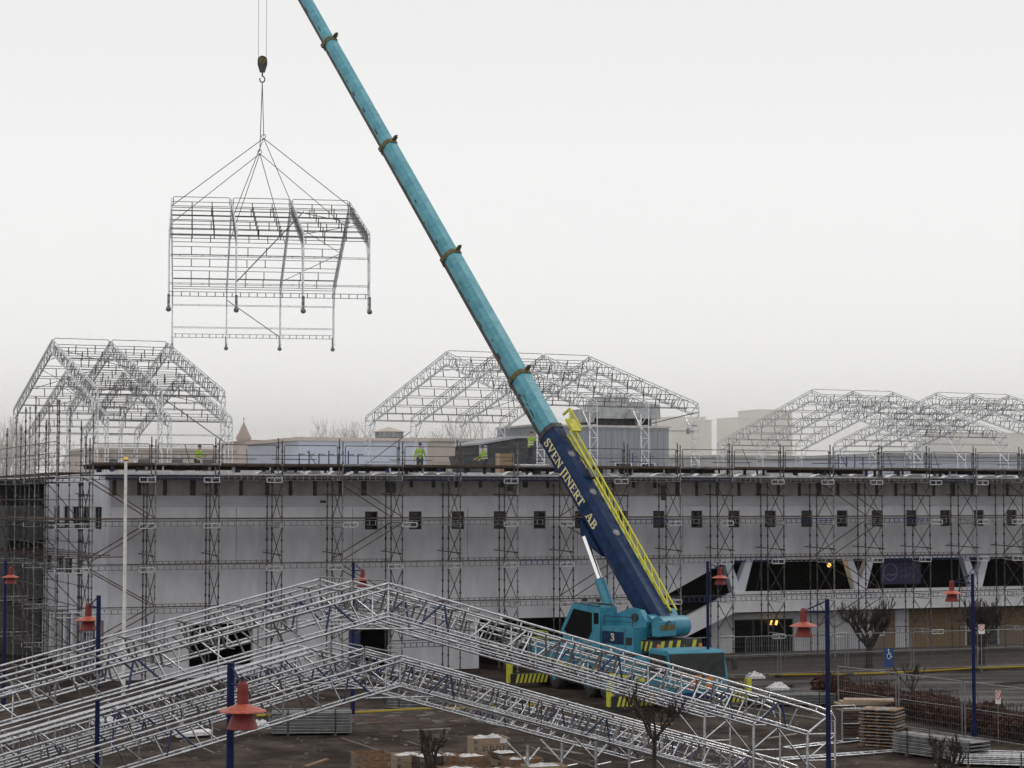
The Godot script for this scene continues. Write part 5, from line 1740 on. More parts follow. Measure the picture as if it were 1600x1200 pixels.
func plants() -> void:
	bare_tree("left pollarded tree with thick limbs and upright twigs before the shop front", Vector3(16.955, 0, -97.841), 1.15, 2.7, 0.17, 0, 41, M.bark, {"name": "pollard_tree", "pollard": true, "limbs": 6, "out": 1.05, "twig": 0.42, "group": "pollarded trees before the building"})
	bare_tree("right pollarded tree behind the lamp post in the hedge", Vector3(22.556, 0, -98.948), 1.1, 2.7, 0.16, 0, 47, M.bark, {"name": "pollard_tree", "pollard": true, "limbs": 6, "out": 0.75, "twig": 0.42, "group": "pollarded trees before the building"})
	bare_tree("small thin bare tree growing out of the hedge under the wheelchair sign", Vector3(15.529, 0, -80.216), 0.7, 2.0, 0.06, 2, 51, M.bark, {"name": "young_tree", "limbs": 5, "out": 0.75, "reach": 0.42})
	bare_tree("dark bare tree top with knobbly branches before the crates", Vector3(-1.997, 8.1, -50) * Vector3(1, 0, 1), 1.6, 2.45, 0.1, 0, 61, M.bark, {"name": "foreground_tree", "pollard": true, "limbs": 3, "out": 0.5, "twig": 0.1})
	bare_tree("dark bare pollard at the bottom edge before the low truss row, right of the crates", Vector3(3.006, 8.1, -44) * Vector3(1, 0, 1), 3.05, 3.95, 0.06, 0, 67, M.bark, {"name": "foreground_tree", "pollard": true, "limbs": 5, "out": 0.9, "twig": 0.14})
	bare_tree("dark bare pollard before the steel bundles at the lower right", Vector3(10.903, 8.1, -52) * Vector3(1, 0, 1), 1.2, 2.05, 0.09, 0, 71, M.bark, {"name": "foreground_tree", "pollard": true, "limbs": 5, "out": 0.9, "twig": 0.12})
	var far := [[Vector3(-25.631, 8.1, -310), 20.0, "faint bare tree in the mist above the pale hall"], [Vector3(-5.997, 8.1, -310), 20.6, "wide faint bare tree in the mist behind the workers"], [Vector3(-9.473, 8.1, -330), 18, "small faint bare tree left of the wide misty one"], [Vector3(-66.72, 8.1, -270), 18.5, "hazy bare tree at the left edge behind the leftmost frame"], [Vector3(-71.113, 8.1, -280), 19, "hazy bare tree cut by the left edge"], [Vector3(-69.266, 8.1, -300), 17, "hazy bare tree behind the legs of the leftmost frame"]]
	for k in far.size():
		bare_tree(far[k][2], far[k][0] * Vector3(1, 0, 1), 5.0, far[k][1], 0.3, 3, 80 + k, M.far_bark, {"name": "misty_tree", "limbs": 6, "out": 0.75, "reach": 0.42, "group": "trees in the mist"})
	# the brown hedge: thousands of dry leaves on short twigs
	rng.seed = 9
	var h := thing("hedge", "brown dry leaved hedge behind the mesh fence at the lower right", "hedge", Vector3(12.6, 0, -83.5), 0.0)
	var run := Vector3(6.0, 0, 18.5)
	var tw := MB.new()
	var lf := MB.new()
	var side := Vector3(run.z, 0, -run.x).normalized()
	for i in 650:
		var t := rng.randf()
		var p := run * t + side * (rng.randf() - 0.5) * 1.0
		tw.tube(p, p + Vector3((rng.randf() - 0.5) * 0.4, 0.6 + rng.randf() * 0.65, (rng.randf() - 0.5) * 0.4), 0.012, 3)
	part(h, "stems", tw, M.bark)
	for i in 24000:
		var t := rng.randf()
		var u := rng.randf() * 2 - 1
		var top := 0.92 + 0.12 * sin(t * 31.0) + 0.09 * sin(t * 77.0 + 1.0)
		var y := top * (0.08 + 0.92 * pow(rng.randf(), 0.7)) * (1.0 - 0.18 * u * u)
		var p := run * t + side * u * (0.55 + 0.1 * sin(t * 53.0)) + Vector3(0, y, 0)
		var b := Basis.from_euler(Vector3(rng.randf() * 3.0, rng.randf() * 6.3, rng.randf() * 3.0))
		var s := 0.032 + rng.randf() * 0.045
		lf.quad(p - b.x * s - b.y * s * 0.6, p + b.x * s - b.y * s * 0.6, p + b.x * s + b.y * s * 0.6, p - b.x * s + b.y * s * 0.6, b.z)
	tag(part(h, "leaves", lf, M.hedge_leaf), "", "", "", "stuff")

# ---- things in the yard
func crate(label: String, at: Vector3, turn: float, layers: int, w: float, d: float, wood: Material, marks := false) -> void:
	var o := thing("pallet_crate", label, "crate", at, turn, "wooden pallet crates in the yard")
	var m := MB.new()
	for k in 3:
		m.bx(-w / 2 + k * (w - 0.1) / 2, -w / 2 + 0.1 + k * (w - 0.1) / 2, 0, 0.1, -d / 2, d / 2)
	m.bx(-w / 2, w / 2, 0.1, 0.13, -d / 2, d / 2)
	part(o, "pallet", m, M.dark_wood)
	for j in layers:
		var y0 := 0.135 + j * 0.2
		var mt: Material = [wood, M.wood, M.pale_wood, M.dark_wood][0 if rng.randf() < 0.6 else rng.randi() % 4]
		for q in [[-w / 2, w / 2, -d / 2, -d / 2 + 0.025], [-w / 2, w / 2, d / 2 - 0.025, d / 2], [-w / 2, -w / 2 + 0.025, -d / 2 + 0.027, d / 2 - 0.027], [w / 2 - 0.025, w / 2, -d / 2 + 0.027, d / 2 - 0.027]]:
			m = MB.new()
			m.bx(q[0], q[1], y0, y0 + 0.192, q[2], q[3])
			part(o, "board", m, mt)
		m = MB.new()
		for sx in [-1.0, 1.0]:
			for sz in [-1.0, 1.0]:
				m.box(Vector3(sx * (w / 2 - 0.04), y0 + 0.1, sz * (d / 2 + 0.004)), Vector3(0.08, 0.1, 0.008))
				m.box(Vector3(sx * (w / 2 + 0.004), y0 + 0.1, sz * (d / 2 - 0.04)), Vector3(0.008, 0.1, 0.08))
		part(o, "hinge", m, M.worn_galvanised)
	m = MB.new()
	m.bx(-w / 2 + 0.03, w / 2 - 0.03, 0.14, 0.135 + layers * 0.2 - 0.12, -d / 2 + 0.03, d / 2 - 0.03)
	part(o, "filling", m, M.dark_wood)
	if marks:
		m = MB.new()
		m.bx(w / 2 - 0.3, w / 2 - 0.08, 0.135 + layers * 0.2 - 0.17, 0.135 + layers * 0.2 - 0.03, d / 2 + 0.002, d / 2 + 0.008)
		part(o, "paper_label", m, M.sign_white)
		m = MB.new()
		for k in 7:
			var x := -0.28 + k * 0.105
			var y := 0.135 + layers * 0.2 - 0.31
			m.bx(x, x + 0.022, y - 0.06, y + 0.06, d / 2 + 0.002, d / 2 + 0.006)
			if k % 2 == 0: m.bx(x + 0.024, x + 0.075, y + 0.035, y + 0.06, d / 2 + 0.002, d / 2 + 0.006)
			if k % 3 != 1: m.bx(x + 0.024, x + 0.075, y - 0.06, y - 0.035, d / 2 + 0.002, d / 2 + 0.006)
		part(o, "stencil", m, M.stripe_black)

func mound(label: String, at: Vector3, turn: float, w: float, d: float, h: float, sd: int) -> void:
	var f := FastNoiseLite.new()
	f.seed = sd
	f.frequency = 1.7
	var m := MB.new()
	var n := 12
	var g := []
	for j in n + 1:
		for i in n + 1:
			var u := i * 2.0 / n - 1
			var v := j * 2.0 / n - 1
			var e := maxf(0, 1 - pow(absf(u), 3)) * maxf(0, 1 - pow(absf(v), 3))
			g.append(Vector3(u * w / 2, h * e * (0.55 + 0.9 * f.get_noise_2d(u * 0.6 + sd, v * 0.6)) + 0.05 * e * f.get_noise_2d(u * 3, v * 3 + sd), v * d / 2))
	for j in n:
		for i in n:
			var a: Vector3 = g[j * (n + 1) + i]
			var b: Vector3 = g[j * (n + 1) + i + 1]
			var c: Vector3 = g[(j + 1) * (n + 1) + i + 1]
			var e: Vector3 = g[(j + 1) * (n + 1) + i]
			var nn := (b - a).cross(e - a).normalized()
			m.quad(a, b, c, e, nn if nn.y > 0 else -nn)
	m.bx(-w / 2, w / 2, -0.1, -0.01, -d / 2, d / 2)
	tag(part(self, "white_sack", m, M.sacking, Transform3D(Basis(Vector3.UP, turn), at)), label, "sack", "white sacks in the crates")

func frame_bundle(label: String, at: Vector3, turn: float, L: float, w: float, layers: int, mt: Material) -> void:
	var o := thing("steel_bundle", label, "steel bundle", at, turn)
	for j in layers:
		var y := 0.1 + j * 0.11
		var m := MB.new()
		for z in [-w / 2, w / 2]:
			m.tube(Vector3(-L / 2, y, z), Vector3(L / 2, y, z), 0.03)
			m.tube(Vector3(-L / 2, y + 0.06, z), Vector3(L / 2, y + 0.06, z), 0.018)
		for k in 6:
			m.tube(Vector3(-L / 2 + L * k / 5, y, -w / 2), Vector3(-L / 2 + L * k / 5, y, w / 2), 0.026)
		m.box(Vector3(0, y, 0), Vector3(L * 0.98, 0.025, w * 0.9))
		part(o, "steel_frame", m, mt)
	for x in [-L * 0.3, L * 0.3]:
		var m := MB.new()
		m.box(Vector3(x, 0.04, 0), Vector3(0.1, 0.08, w + 0.2))
		part(o, "bearer", m, M.dark_wood)
		m = MB.new()
		m.bx(x - 0.02, x + 0.02, 0.05, 0.14 + layers * 0.11, w / 2 + 0.032, w / 2 + 0.04)
		part(o, "strap", m, M.stripe_black)

func yard() -> void:
	rng.seed = 13
	var tops := [[581, 1163, 4, 1.0, "leftmost open wooden crate with nothing white on it"], [640, 1165, 3, 1.0, "wooden crate with white sack right of the leftmost crate"], [672, 1167, 3, 0.95, "wooden crate behind the dark tree top in the yard"], [735, 1167, 3, 0.95, "dark wooden crate with a low white heap before the stencilled crate"],
		[763, 1139, 4, 1.1, "tall wooden crate with a white paper label and dark stencilled letters"], [788, 1162, 3, 0.7, "small wooden crate right of the stencilled crate"], [816, 1171, 3, 1.0, "pale wooden crate with a sunken white filling"], [849, 1182, 3, 1.1, "rightmost wooden crate in the yard"],
		[786, 1188, 3, 1.1, "dark wooden crate in front with a pointed white heap"], [718, 1186, 3, 1.0, "wooden crate with a flat white sack before the dark crate"], [742, 1198, 2, 1.0, "low wooden crate at the bottom edge with red lettering scraps"], [662, 1196, 2, 0.9, "low wooden crate at the bottom edge under the dark tree top"], [703, 1166, 3, 0.5, "narrow wooden crate with a pointed white heap"]]
	for i in tops.size():
		var q: Array = tops[i]
		var h: float = 0.135 + q[2] * 0.2
		var z: float = 3200.0 * (8.1 - h) / (q[1] - 772.0)
		var at := Vector3((q[0] - 800) / 3200.0 * z, 0, -z)
		var turn := 0.42 + (rng.randf() - 0.5) * 0.3
		crate(q[4], at, turn, q[2], q[3], 0.8, [M.wood, M.pale_wood, M.dark_wood][i % 3], i == 4)
		if i != 0:
			mound("white sack lying in the %s" % q[4].replace("wooden crate", "crate").replace("white ", ""), at + Vector3(0, h - (0.11 if i == 6 else 0.06), 0), turn, q[3] - 0.1, 0.68, 0.06 + 0.12 * rng.randf(), 30 + i)
	# stack of timber panels
	var th := ["lowest", "second from the bottom", "third from the bottom", "fourth from the bottom", "fifth from the bottom", "sixth from the bottom", "sixth from the top", "fifth from the top", "fourth from the top", "third from the top", "second from the top", "topmost"]
	for j in 12:
		var o := thing("timber_pallet", "grey brown timber pallet, %s of the stack by the lower right fence" % th[j], "pallet", Vector3(12.1 + (rng.randf() - 0.5) * 0.07, 0.06 + j * 0.104, -67.4 + (rng.randf() - 0.5) * 0.07), -0.5 + (rng.randf() - 0.5) * 0.08, "stacked timber pallets")
		for k in 5:
			var m := MB.new()
			m.bx(-0.62 + k * 0.25, -0.62 + k * 0.25 + 0.24, 0.045, 0.075 + rng.randf() * 0.01, -0.52, 0.52)
			part(o, "plank", m, M.grey_wood if (j + k) % 3 else M.wood)
		for x in [-0.5, 0.0, 0.5]:
			var m := MB.new()
			m.bx(x - 0.05, x + 0.05, 0, 0.044, -0.5, 0.5)
			part(o, "batten", m, M.dark_wood)
	var m := MB.new()
	m.bx(-0.66, 0.66, 0, 0.06, -0.5, 0.5)
	tag(part(self, "wooden_bearer", m, M.dark_wood, Transform3D(Basis(Vector3.UP, -0.5), Vector3(12.1, 0, -67.4))), "dark wooden bearer under the stacked timber pallets", "timber")
	# steel rack with dark boards, sheets on top
	var rk := thing("steel_rack", "galvanised rack with upright posts and dark boards left of the timber stack", "rack", Vector3(11.422, 0, -68.882), 0.2)
	for q in [[-0.42, 0.0], [0.42, 0.0], [-0.42, -1.0], [0.42, -1.0]]:
		bar(rk, "post", Vector3(q[0], 0, q[1]), Vector3(q[0], 1.15, q[1]), 0.03, M.galvanised)
	for y in [0.12, 0.62, 1.12]:
		for z in [0.0, -1.0]:
			bar(rk, "rail", Vector3(-0.42, y, z), Vector3(0.42, y, z), 0.025, M.galvanised)
	for j in 9:
		m = MB.new()
		m.bx(-0.38, 0.38, 0.16 + j * 0.1, 0.24 + j * 0.1, -0.95, -0.06)
		part(rk, "board", m, M.dark_wood)
	for j in 3:
		m = MB.new()
		m.bx(-0.9, 0.9, 0, 0.06, -0.4, 0.4)
		tag(part(self, "timber_sheet", m, M.pale_wood, Transform3D(Basis(Vector3.UP, 0.1 - 0.12 * j), Vector3(12.742, 0, -75.389) + Vector3(0.15 * j, 0.62 + 0.065 * j, 0))), "pale timber sheet, %s of three, on the pile behind the steel rack" % ["lowest", "middle", "topmost"][j], "timber sheet", "pale timber sheets")
	m = MB.new()
	m.bx(-0.8, 0.8, 0, 0.6, -0.4, 0.4)
	tag(part(self, "timber_block", m, M.dark_wood, Transform3D(Basis(Vector3.UP, 0.1), Vector3(12.742, 0, -75.389))), "dark timber block under the pale sheets", "timber")
	var lb := [[Vector3(8.41, 0, -63.875), Vector3(12.64, 0, -66.117), "nearer galvanised ladder beam lying on the yard below the timber stack"], [Vector3(9.106, 0, -66.787), Vector3(11.933, 0, -69.244), "farther galvanised ladder beam lying on the yard by the steel rack"]]
	for q in lb:
		var o := thing("ladder_beam", q[2], "ladder beam", q[0] + Vector3(0, 0.03, 0), atan2(-(q[1] - q[0]).z, (q[1] - q[0]).x))
		var L: float = (q[1] - q[0]).length()
		for z in [0.0, -0.42]:
			bar(o, "side_tube", Vector3(0, 0.02, z), Vector3(L, 0.02, z), 0.035, M.galvanised)
		var n := int(L / 0.5)
		for k in n + 1:
			bar(o, "rung", Vector3(L * k / n, 0.02, -0.42), Vector3(L * k / n, 0.02, 0), 0.025, M.galvanised)
	frame_bundle("blue grey stack of steel scaffold frames under the left side of the low trusses", Vector3(-6.919, 0, -71.306), 0.1, 2.7, 1.0, 7, M.fence_grey)
	frame_bundle("low dark bundle of steel frames on the paving behind the low trusses", Vector3(-3.71, 0, -79.73), 0.05, 2.2, 0.8, 4, M.worn_galvanised)
	frame_bundle("long galvanised bundle beside the timber stack before the fence", Vector3(13.421, 0, -64.658), -0.95, 3.2, 0.9, 6, M.worn_galvanised)
	frame_bundle("galvanised steel frames piled at the bottom right corner", Vector3(14.724, 0, -62.96), -0.25, 2.6, 1.1, 3, M.galvanised)
	frame_bundle("scrap of galvanised steel frames lying before the hedge end", Vector3(10.96, 0, -81.207), 0.15, 3.4, 1.0, 4, M.worn_galvanised)
	m = MB.new()
	for k in 4:
		m.tube(Vector3(-0.8 + k * 0.5, 0, 0), Vector3(-0.8 + k * 0.5, 1.2, 0), 0.03)
		m.tube(Vector3(-0.8 + k * 0.5, 1.0, 0), Vector3(-0.3 + k * 0.5, 0.5, -0.3), 0.02)
	var o2 := thing("steel_trestle", "open galvanised trestle frames standing right of the crates", "trestle", Vector3(1.629, 8.1, -58) * Vector3(1, 0, 1), 0.4)
	for k in 4:
		bar(o2, "post", Vector3(-1.3 + k * 1.05, 0, 0), Vector3(-1.3 + k * 1.05, 1.25, 0), 0.045, M.galvanised)
		bar(o2, "strut", Vector3(-1.3 + k * 1.05, 0.75, 0), Vector3(-1.95 + k * 1.05, 1.4, 0), 0.025, M.galvanised)
		bar(o2, "strut", Vector3(-1.3 + k * 1.05, 0.8, 0), Vector3(-0.85 + k * 1.05, 1.15, -0.2), 0.028, M.galvanised)
		bar(o2, "rail", Vector3(-1.3 + k * 1.05, 0.6, 0), Vector3(-0.7 + k * 1.05, 0.62, -0.3), 0.03, M.galvanised)
		if k < 3:
			bar(o2, "tie", Vector3(-1.3 + k * 1.05, 0.35, 0), Vector3(-0.25 + k * 1.05, 0.2, -0.1), 0.015, M.worn_galvanised)
	m = MB.new()
	m.bx(-0.6, 0.6, 0, 0.12, -0.5, 0.5)
	tag(part(self, "white_board", m, M.sacking, Transform3D(Basis(Vector3(0, 0, 1), 0.06) * Basis(Vector3.UP, 0.3), Vector3(-10.89, 0, -70.542) + Vector3(0, 0.06, 0))), "white board lying on the yard under the left trusses", "board")
	for q in [[Vector3(-8.883, 0, -73.087), "small white bundle on the yard left of the blue grey steel stack", 0.6], [Vector3(-14.487, 0, -74.747), "long white bundle on the yard under the far left trusses", 1.6], [Vector3(11.01, 0, -93.32), "crumpled white plastic lying right of the crane cab", 0.8], [Vector3(11.298, 0, -87.711), "white plastic scrap behind the eaves of the raised trusses", 0.9]]:
		mound(q[1], q[0] + Vector3(0, 0.1, 0), 0.3, q[2], 0.5, 0.25, int(q[2] * 100))
	# scraps and grit on the yard
	rng.seed = 31
	var gr := MB.new()
	for k in 900:
		var p := Vector3(-16 + rng.randf() * 30, 0.0, -61 - rng.randf() * 24)
		var sz := 0.02 + rng.randf() * rng.randf() * 0.09
		gr.box(p + Vector3(0, sz * 0.3, 0), Vector3(sz * (1 + rng.randf()), sz * 0.6, sz), Basis(Vector3.UP, rng.randf() * 3.0))
	tag(part(self, "grit", gr, M.kerb), "scattered grit and small stones on the yard", "", "", "stuff")
	var wh := ["under the ridge of the low trusses", "left of the crates", "behind the crates", "before the crane wheels", "under the raised trusses at the right"]
	var pp := [Vector3(-3.0, 0, -72.5), Vector3(-6.0, 0, -63.5), Vector3(1.6, 0, -66.5), Vector3(4.6, 0, -74.5), Vector3(9.2, 0, -70.5)]
	for k in 5:
		m = MB.new()
		m.bx(-0.9 - 0.1 * k, 0.9, 0.0, 0.035, -0.07, 0.07)
		tag(part(self, "loose_plank", m, M.wood if k % 2 else M.grey_wood, Transform3D(Basis(Vector3.UP, 0.4 + k * 0.9), pp[k])), "loose plank lying on the yard %s" % wh[k], "plank")
	# low platform and boards on the roof where the men work
	m = MB.new()
	m.bx(-0.9, 0.9, 0.55, 0.62, -0.4, 0.4)
	var wp := thing("work_platform", "low pale work platform under the worker by the crane boom", "platform", Vector3(1.058, 8.1, -113) * Vector3(1, 0, 1) + Vector3(0, 9.4, 0), YAW)
	part(wp, "top", m, M.sacking)
	for x in [-0.8, 0.8]:
		for z in [-0.35, 0.35]:
			m = MB.new()
			m.bx(x - 0.04, x + 0.04, 0, 0.55, z - 0.04, z + 0.04)
			part(wp, "leg", m, M.bright_zinc)
	var pb := thing("plywood_crate", "tan plywood crate on the roof deck before the dark shed", "crate", Vector3(-0.329, 8.1, -117) * Vector3(1, 0, 1) + Vector3(0, 9.4, 0), YAW)
	m = MB.new()
	m.bx(-0.42, 0.42, 0.05, 1.3, -0.5, 0)
	part(pb, "panel", m, M.osb)
	m = MB.new()
	for x in [-0.46, 0.42]:
		m.bx(x, x + 0.04, 0, 1.32, -0.5, 0.02)
	part(pb, "edge_batten", m, M.pale_wood)
	var dk := thing("dark_skip", "dark low skip on the roof behind the bending worker", "skip", Vector3(-2.076, 8.1, -121) * Vector3(1, 0, 1) + Vector3(0, 9.4, 0), YAW)
	m = MB.new()
	m.loft([[Vector3(-1.0, 0, 0), Vector3(1.0, 0, 0), Vector3(1.0, 0, -1.2), Vector3(-1.0, 0, -1.2)], [Vector3(-1.25, 1.25, 0.1), Vector3(1.25, 1.3, 0.1), Vector3(1.25, 1.3, -1.4), Vector3(-1.25, 1.25, -1.4)]])
	part(dk, "body", m, M.shed_dark)
	m = MB.new()
	m.bx(-1.3, 1.3, 1.26, 1.33, 0.08, 0.14)
	part(dk, "rim", m, M.dark_metal)
	# frames stored on the roof deck
	for q in [[Vector3(-9.884, 8.1, -110), 7, "dark steel frames standing in a row on the roof deck left of the pale hall"], [Vector3(7.781, 8.1, -116), 4, "grey steel frames lying on the roof before the plant room"], [Vector3(19.697, 8.1, -118), 5, "blue steel frames stored on the roof deck at the right"]]:
		var o := thing("frame_store", q[2], "steel frames", q[0] * Vector3(1, 0, 1) + Vector3(0, 9.4, 0), YAW)
		for k in q[1]:
			bar(o, "upright", Vector3(-1.6 + k * 0.55, 0, 0), Vector3(-1.6 + k * 0.55, 1.15 + 0.15 * (k % 2), 0), 0.035, M.blue_steel)
			bar(o, "top_tube", Vector3(-1.6 + k * 0.55, 1.1, 0), Vector3(-1.25 + k * 0.55, 1.1, -0.1), 0.025, M.scaffold_steel)

# ---- people: one skin round a skeleton of tapered bones
func body(parts: Array, cell: float) -> MB:   # parts: [a, b, ra, rb, colour]
	var lo := Vector3(1e9, 1e9, 1e9)
	var hi := -lo
	for p in parts:
		var r := maxf(p[2], p[3]) + 0.06
		for e in [p[0], p[1]]:
			lo = lo.min(e - Vector3(r, r, r))
			hi = hi.max(e + Vector3(r, r, r))
	var nx := int((hi.x - lo.x) / cell) + 2
	var ny := int((hi.y - lo.y) / cell) + 2
	var nz := int((hi.z - lo.z) / cell) + 2
	var f := PackedFloat32Array()
	f.resize(nx * ny * nz)
	f.fill(1.0)
	for p in parts:
		var a: Vector3 = p[0]
		var b: Vector3 = p[1]
		var ab := b - a
		var l2 := maxf(ab.length_squared(), 1e-6)
		var r := maxf(p[2], p[3]) + 0.07
		var m0 := (a.min(b) - Vector3(r, r, r) - lo) / cell
		var m1 := (a.max(b) + Vector3(r, r, r) - lo) / cell
		for k in range(maxi(0, int(m0.z)), mini(nz, int(m1.z) + 1)):
			for j in range(maxi(0, int(m0.y)), mini(ny, int(m1.y) + 1)):
				for i in range(maxi(0, int(m0.x)), mini(nx, int(m1.x) + 1)):
					var q := lo + Vector3(i, j, k) * cell
					var t := clampf((q - a).dot(ab) / l2, 0, 1)
					var d: float = (q - a - ab * t).length() - lerpf(p[2], p[3], t)
					var id := i + nx * (j + ny * k)
					var o := f[id]
					var h := maxf(0.03 - absf(o - d), 0.0) / 0.03
					f[id] = minf(o, d) - h * h * 0.0075
	var mb := MB.new()
	var idx := {}
	var corner := []
	for c in 8:
		corner.append((c & 1) + nx * (((c >> 1) & 1) + ny * (c >> 2)))
	var pos := PackedVector3Array()
	for k in nz - 1:
		for j in ny - 1:
			for i in nx - 1:
				var id := i + nx * (j + ny * k)
				var inside := 0
				for c in 8:
					if f[id + corner[c]] < 0: inside += 1
				if inside == 0 or inside == 8: continue
				var s := Vector3.ZERO
				var n := 0
				for c in 8:
					for ax in [1, 2, 4]:
						if c & ax: continue
						var fa := f[id + corner[c]]
						var fb := f[id + corner[c | ax]]
						if (fa < 0) != (fb < 0):
							var t := fa / (fa - fb)
							var pc := Vector3(c & 1, (c >> 1) & 1, c >> 2)
							var pd := Vector3((c | ax) & 1, ((c | ax) >> 1) & 1, (c | ax) >> 2)
							s += pc.lerp(pd, t)
							n += 1
				var at := lo + (Vector3(i, j, k) + s / n) * cell
				var g := Vector3(f[id + 1] - f[id], f[id + nx] - f[id], f[id + nx * ny] - f[id])
				var best := 1e9
				for p in parts:
					var ab: Vector3 = p[1] - p[0]
					var t := clampf((at - p[0]).dot(ab) / maxf(ab.length_squared(), 1e-6), 0, 1)
					var d: float = absf((at - p[0] - ab * t).length() - lerpf(p[2], p[3], t))
					if d < best:
						best = d
						mb.col = p[4]
				idx[id] = mb.vert(at, g.normalized() if g.length() > 1e-6 else Vector3.UP)
				pos.append(at)
	for k in range(1, nz - 1):
		for j in range(1, ny - 1):
			for i in range(1, nx - 1):
				var id := i + nx * (j + ny * k)
				for ax in 3:
					var st: int = [1, nx, nx * ny][ax]
					if (f[id] < 0) == (f[id + st] < 0): continue
					var u: int = [nx, nx * ny, 1][ax]
					var w: int = [nx * ny, 1, nx][ax]
					var qd := [idx.get(id - u - w), idx.get(id - w), idx.get(id), idx.get(id - u)]
					if qd.has(null): continue
					if f[id] < 0:
						mb.ix.append_array([qd[0], qd[2], qd[1], qd[0], qd[3], qd[2]])
					else:
						mb.ix.append_array([qd[0], qd[1], qd[2], qd[0], qd[2], qd[3]])
	return mb

func worker(label: String, at: Vector3, turn: float, lean: float, armL: Array, armR: Array, crouch: float, cap: Material) -> void:
	var o := thing("person", label, "person", at, turn, "workers on the roof deck")
	var V1 := Color(0.24, 0.36, 0.04)
	var D := Color(0.03, 0.032, 0.04)
	var S := Color(0.42, 0.26, 0.19)
	var hip := Vector3(0, 0.94 - crouch * 0.38, -crouch * 0.12)
	var tb := Basis(Vector3.RIGHT, lean)
	var ch := hip + tb * Vector3(0, 0.42, 0)
	var nk := hip + tb * Vector3(0, 0.58, 0.01)
	var hd := nk + Basis(Vector3.RIGHT, lean * 0.7) * Vector3(0, 0.17, 0.025)
	var P := [[hip + Vector3(-0.07, 0, 0), hip + Vector3(0.07, 0, 0), 0.13, 0.13, D], [hip + Vector3(0, 0.06, 0), ch, 0.145, 0.165, V1], [ch + tb * Vector3(-0.13, 0.02, 0), ch + tb * Vector3(0.13, 0.02, 0), 0.11, 0.11, V1],
		[ch, nk, 0.12, 0.065, V1], [nk, hd, 0.058, 0.06, S], [hd + Vector3(0, -0.03, 0.01), hd + Vector3(0, 0.04, 0), 0.085, 0.098, S], [hd + Vector3(0, -0.02, 0.1), hd + Vector3(0, -0.035, 0.112), 0.016, 0.018, S]]
	for q in [[-1.0, armL], [1.0, armR]]:
		var sh: Vector3 = ch + tb * Vector3(0.2 * q[0], 0.05, 0)
		var el: Vector3 = sh + q[1][0]
		var wr: Vector3 = el + q[1][1]
		var dr: Vector3 = (wr - el).normalized()
		var sx: float = q[0]
		P.append([sh, el, 0.066, 0.052, V1])
		P.append([el, wr, 0.05, 0.036, V1])
		P.append([wr, wr + dr * 0.07, 0.034, 0.036, S])
		for k in 4:
			P.append([wr + dr * 0.08 + Vector3(0, 0.018 * (1.5 - k), 0.01), wr + dr * (0.15 + 0.012 * (1 - absf(k - 1.3))) + Vector3(0, 0.018 * (1.5 - k), 0.025), 0.012, 0.01, S])
		P.append([wr + dr * 0.03, wr + dr * 0.08 + Vector3(-0.03 * sx, 0.02, 0.03), 0.014, 0.012, S])
		var kn := Vector3(0.11 * q[0], 0.5 - crouch * 0.12, 0.03 + crouch * 0.26)
		var an := Vector3(0.12 * q[0], 0.1, -0.02)
		P.append([hip + Vector3(0.09 * q[0], -0.04, 0), kn, 0.094, 0.066, D])
		P.append([kn, an, 0.064, 0.05, D])
		P.append([an + Vector3(0, -0.05, -0.02), an + Vector3(0, -0.06, 0.16), 0.048, 0.04, Color(0.02, 0.018, 0.016)])
	part(o, "body", body(P, 0.022), M.by_vertex)
	var m := MB.new()
	m.lathe([[0.0, 0.125], [0.06, 0.11], [0.1, 0.06], [0.112, 0.0], [0.112, -0.02], [0.125, -0.025], [0.1, -0.03]], 16)
	part(o, "helmet", m, cap, Transform3D(Basis(Vector3.RIGHT, lean * 0.7), hd + Vector3(0, 0.045, 0)))
	m = MB.new()
	for y in [0.12, 0.26]:
		var c := hip + tb * Vector3(0, y + 0.02, 0)
		m.xf = Transform3D(tb, c)
		m.lathe([[0.168, -0.02], [0.17, 0.02]], 18)
	part(o, "reflective_band", m, M.bright_zinc)

func people() -> void:
	var dn := Vector3(0.06, -0.27, 0.02)
	var dn2 := Vector3(0.03, -0.24, 0.06)
	worker("worker in a yellow green jacket standing with arms slightly out under the wide roof frame", Vector3(-5.122, 8.1, -114) * Vector3(1, 0, 1) + Vector3(0, 9.4, 0), 0.3, 0.03, [Vector3(-0.1, -0.26, 0), Vector3(-0.02, -0.24, 0.07)], [Vector3(0.1, -0.26, 0), Vector3(0.03, -0.24, 0.06)], 0.0, M.helmet_dark)
	worker("worker in a yellow green jacket bending left beside the dark shed", Vector3(-1.533, 8.1, -117) * Vector3(1, 0, 1) + Vector3(0, 9.4, 0), -1.2, 0.2, [Vector3(-0.07, -0.22, 0.14), Vector3(0, -0.12, 0.22)], [Vector3(0.07, -0.22, 0.12), Vector3(0, -0.16, 0.2)], 0.1, M.helmet_dark)
	worker("worker in a bright jacket on the low platform reaching towards the crane boom", Vector3(1.022, 8.1, -113) * Vector3(1, 0, 1) + Vector3(0, 10.02, 0), 2.3, 0.08, [Vector3(-0.08, -0.1, 0.24), Vector3(0.02, 0.06, 0.24)], [Vector3(0.08, -0.12, 0.24), Vector3(-0.02, 0.04, 0.24)], 0.0, M.helmet_dark)
	worker("crouching worker in a green jacket behind the rails of the leftmost roof frame", Vector3(-17.193, 8.1, -112) * Vector3(1, 0, 1) + Vector3(0, 9.4, 0), 0.9, 0.25, [Vector3(-0.06, -0.2, 0.16), Vector3(0.05, -0.02, 0.24)], [Vector3(0.06, -0.2, 0.16), Vector3(-0.05, 0.02, 0.24)], 0.35, M.helmet_dark)

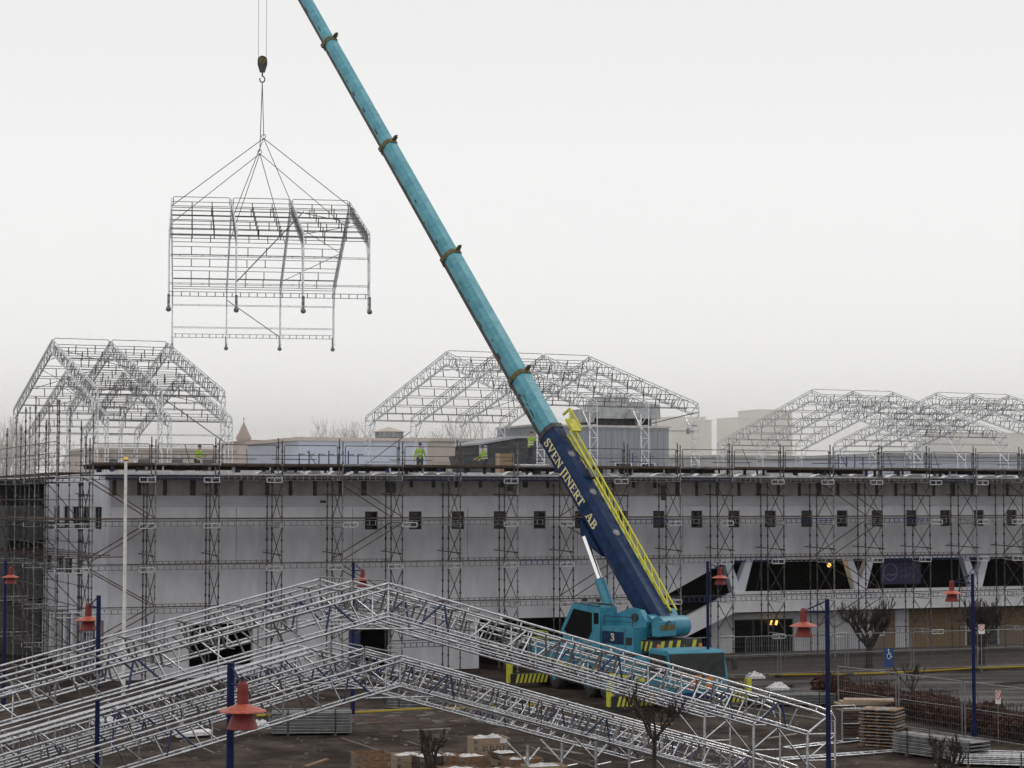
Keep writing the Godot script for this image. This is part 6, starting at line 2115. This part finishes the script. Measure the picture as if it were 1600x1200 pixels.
func sky_texture(sun: Vector3) -> ImageTexture:   # air only: an even fog sky, a little brighter towards the hidden sun
	var w := 512
	var h := 256
	var im := Image.create(w, h, false, Image.FORMAT_RGBF)
	for j in h:
		var el := PI * (0.5 - (j + 0.5) / h)
		for i in w:
			var az := TAU * ((i + 0.5) / w - 0.5)
			var d := Vector3(sin(az) * cos(el), sin(el), -cos(az) * cos(el))
			var up := clampf(sin(maxf(el, 0.0)), 0, 1)
			var glow := exp(-pow(d.angle_to(sun) / 0.75, 2.0))
			var base := SKY_HIGH + SKY_LOW * exp(-maxf(el, 0.0) / 0.085)
			var c := Color(base * 0.995, base * 0.993, base * 0.99) + Color(0.24, 0.2, 0.135) * glow
			im.set_pixel(i, j, c)
	return ImageTexture.create_from_image(im)

const SKY_LOW := 0.5
const SKY_HIGH := 0.84

func _ready() -> void:
	var cam := Camera3D.new()
	cam.name = "camera"
	cam.position = Vector3(0, 8.1, 0)
	cam.rotation.x = deg_to_rad(3.2195)
	cam.fov = 21.24
	cam.near = 0.5
	cam.far = 3000
	cam.current = true
	add_child(cam)
	var sun_dir := Vector3(0.62, 0.62, -0.72).normalized()
	var env := Environment.new()
	env.background_mode = Environment.BG_SKY
	var sm := PanoramaSkyMaterial.new()
	sm.panorama = sky_texture(sun_dir)
	var sky := Sky.new()
	sky.sky_material = sm
	env.sky = sky
	env.background_energy_multiplier = 1.0
	env.tonemap_mode = Environment.TONE_MAPPER_LINEAR
	env.tonemap_exposure = 1.0
	env.sdfgi_enabled = true
	env.ssao_enabled = true
	env.ssil_enabled = true
	env.volumetric_fog_enabled = true
	env.volumetric_fog_density = 0.0
	env.fog_enabled = true
	env.fog_density = 0.00006
	env.fog_light_color = Color(0.9, 0.9, 0.91)
	var we := WorldEnvironment.new()
	we.name = "environment"
	we.environment = env
	add_child(we)
	var sun := DirectionalLight3D.new()
	sun.name = "sun"
	sun.light_energy = 0.22
	sun.light_angular_distance = 14
	sun.light_color = Color(1, 0.965, 0.91)
	sun.shadow_enabled = true
	sun.sky_mode = DirectionalLight3D.SKY_MODE_LIGHT_ONLY
	add_child(sun)
	sun.look_at_from_position(sun_dir * 100, Vector3.ZERO, Vector3.UP)
	materials()
	setting()
	building()
	background()
	roof_frames()
	crane()
	crane_load()
	scaffold()
	yard()
	furniture()
	fences()
	plants()
	people()
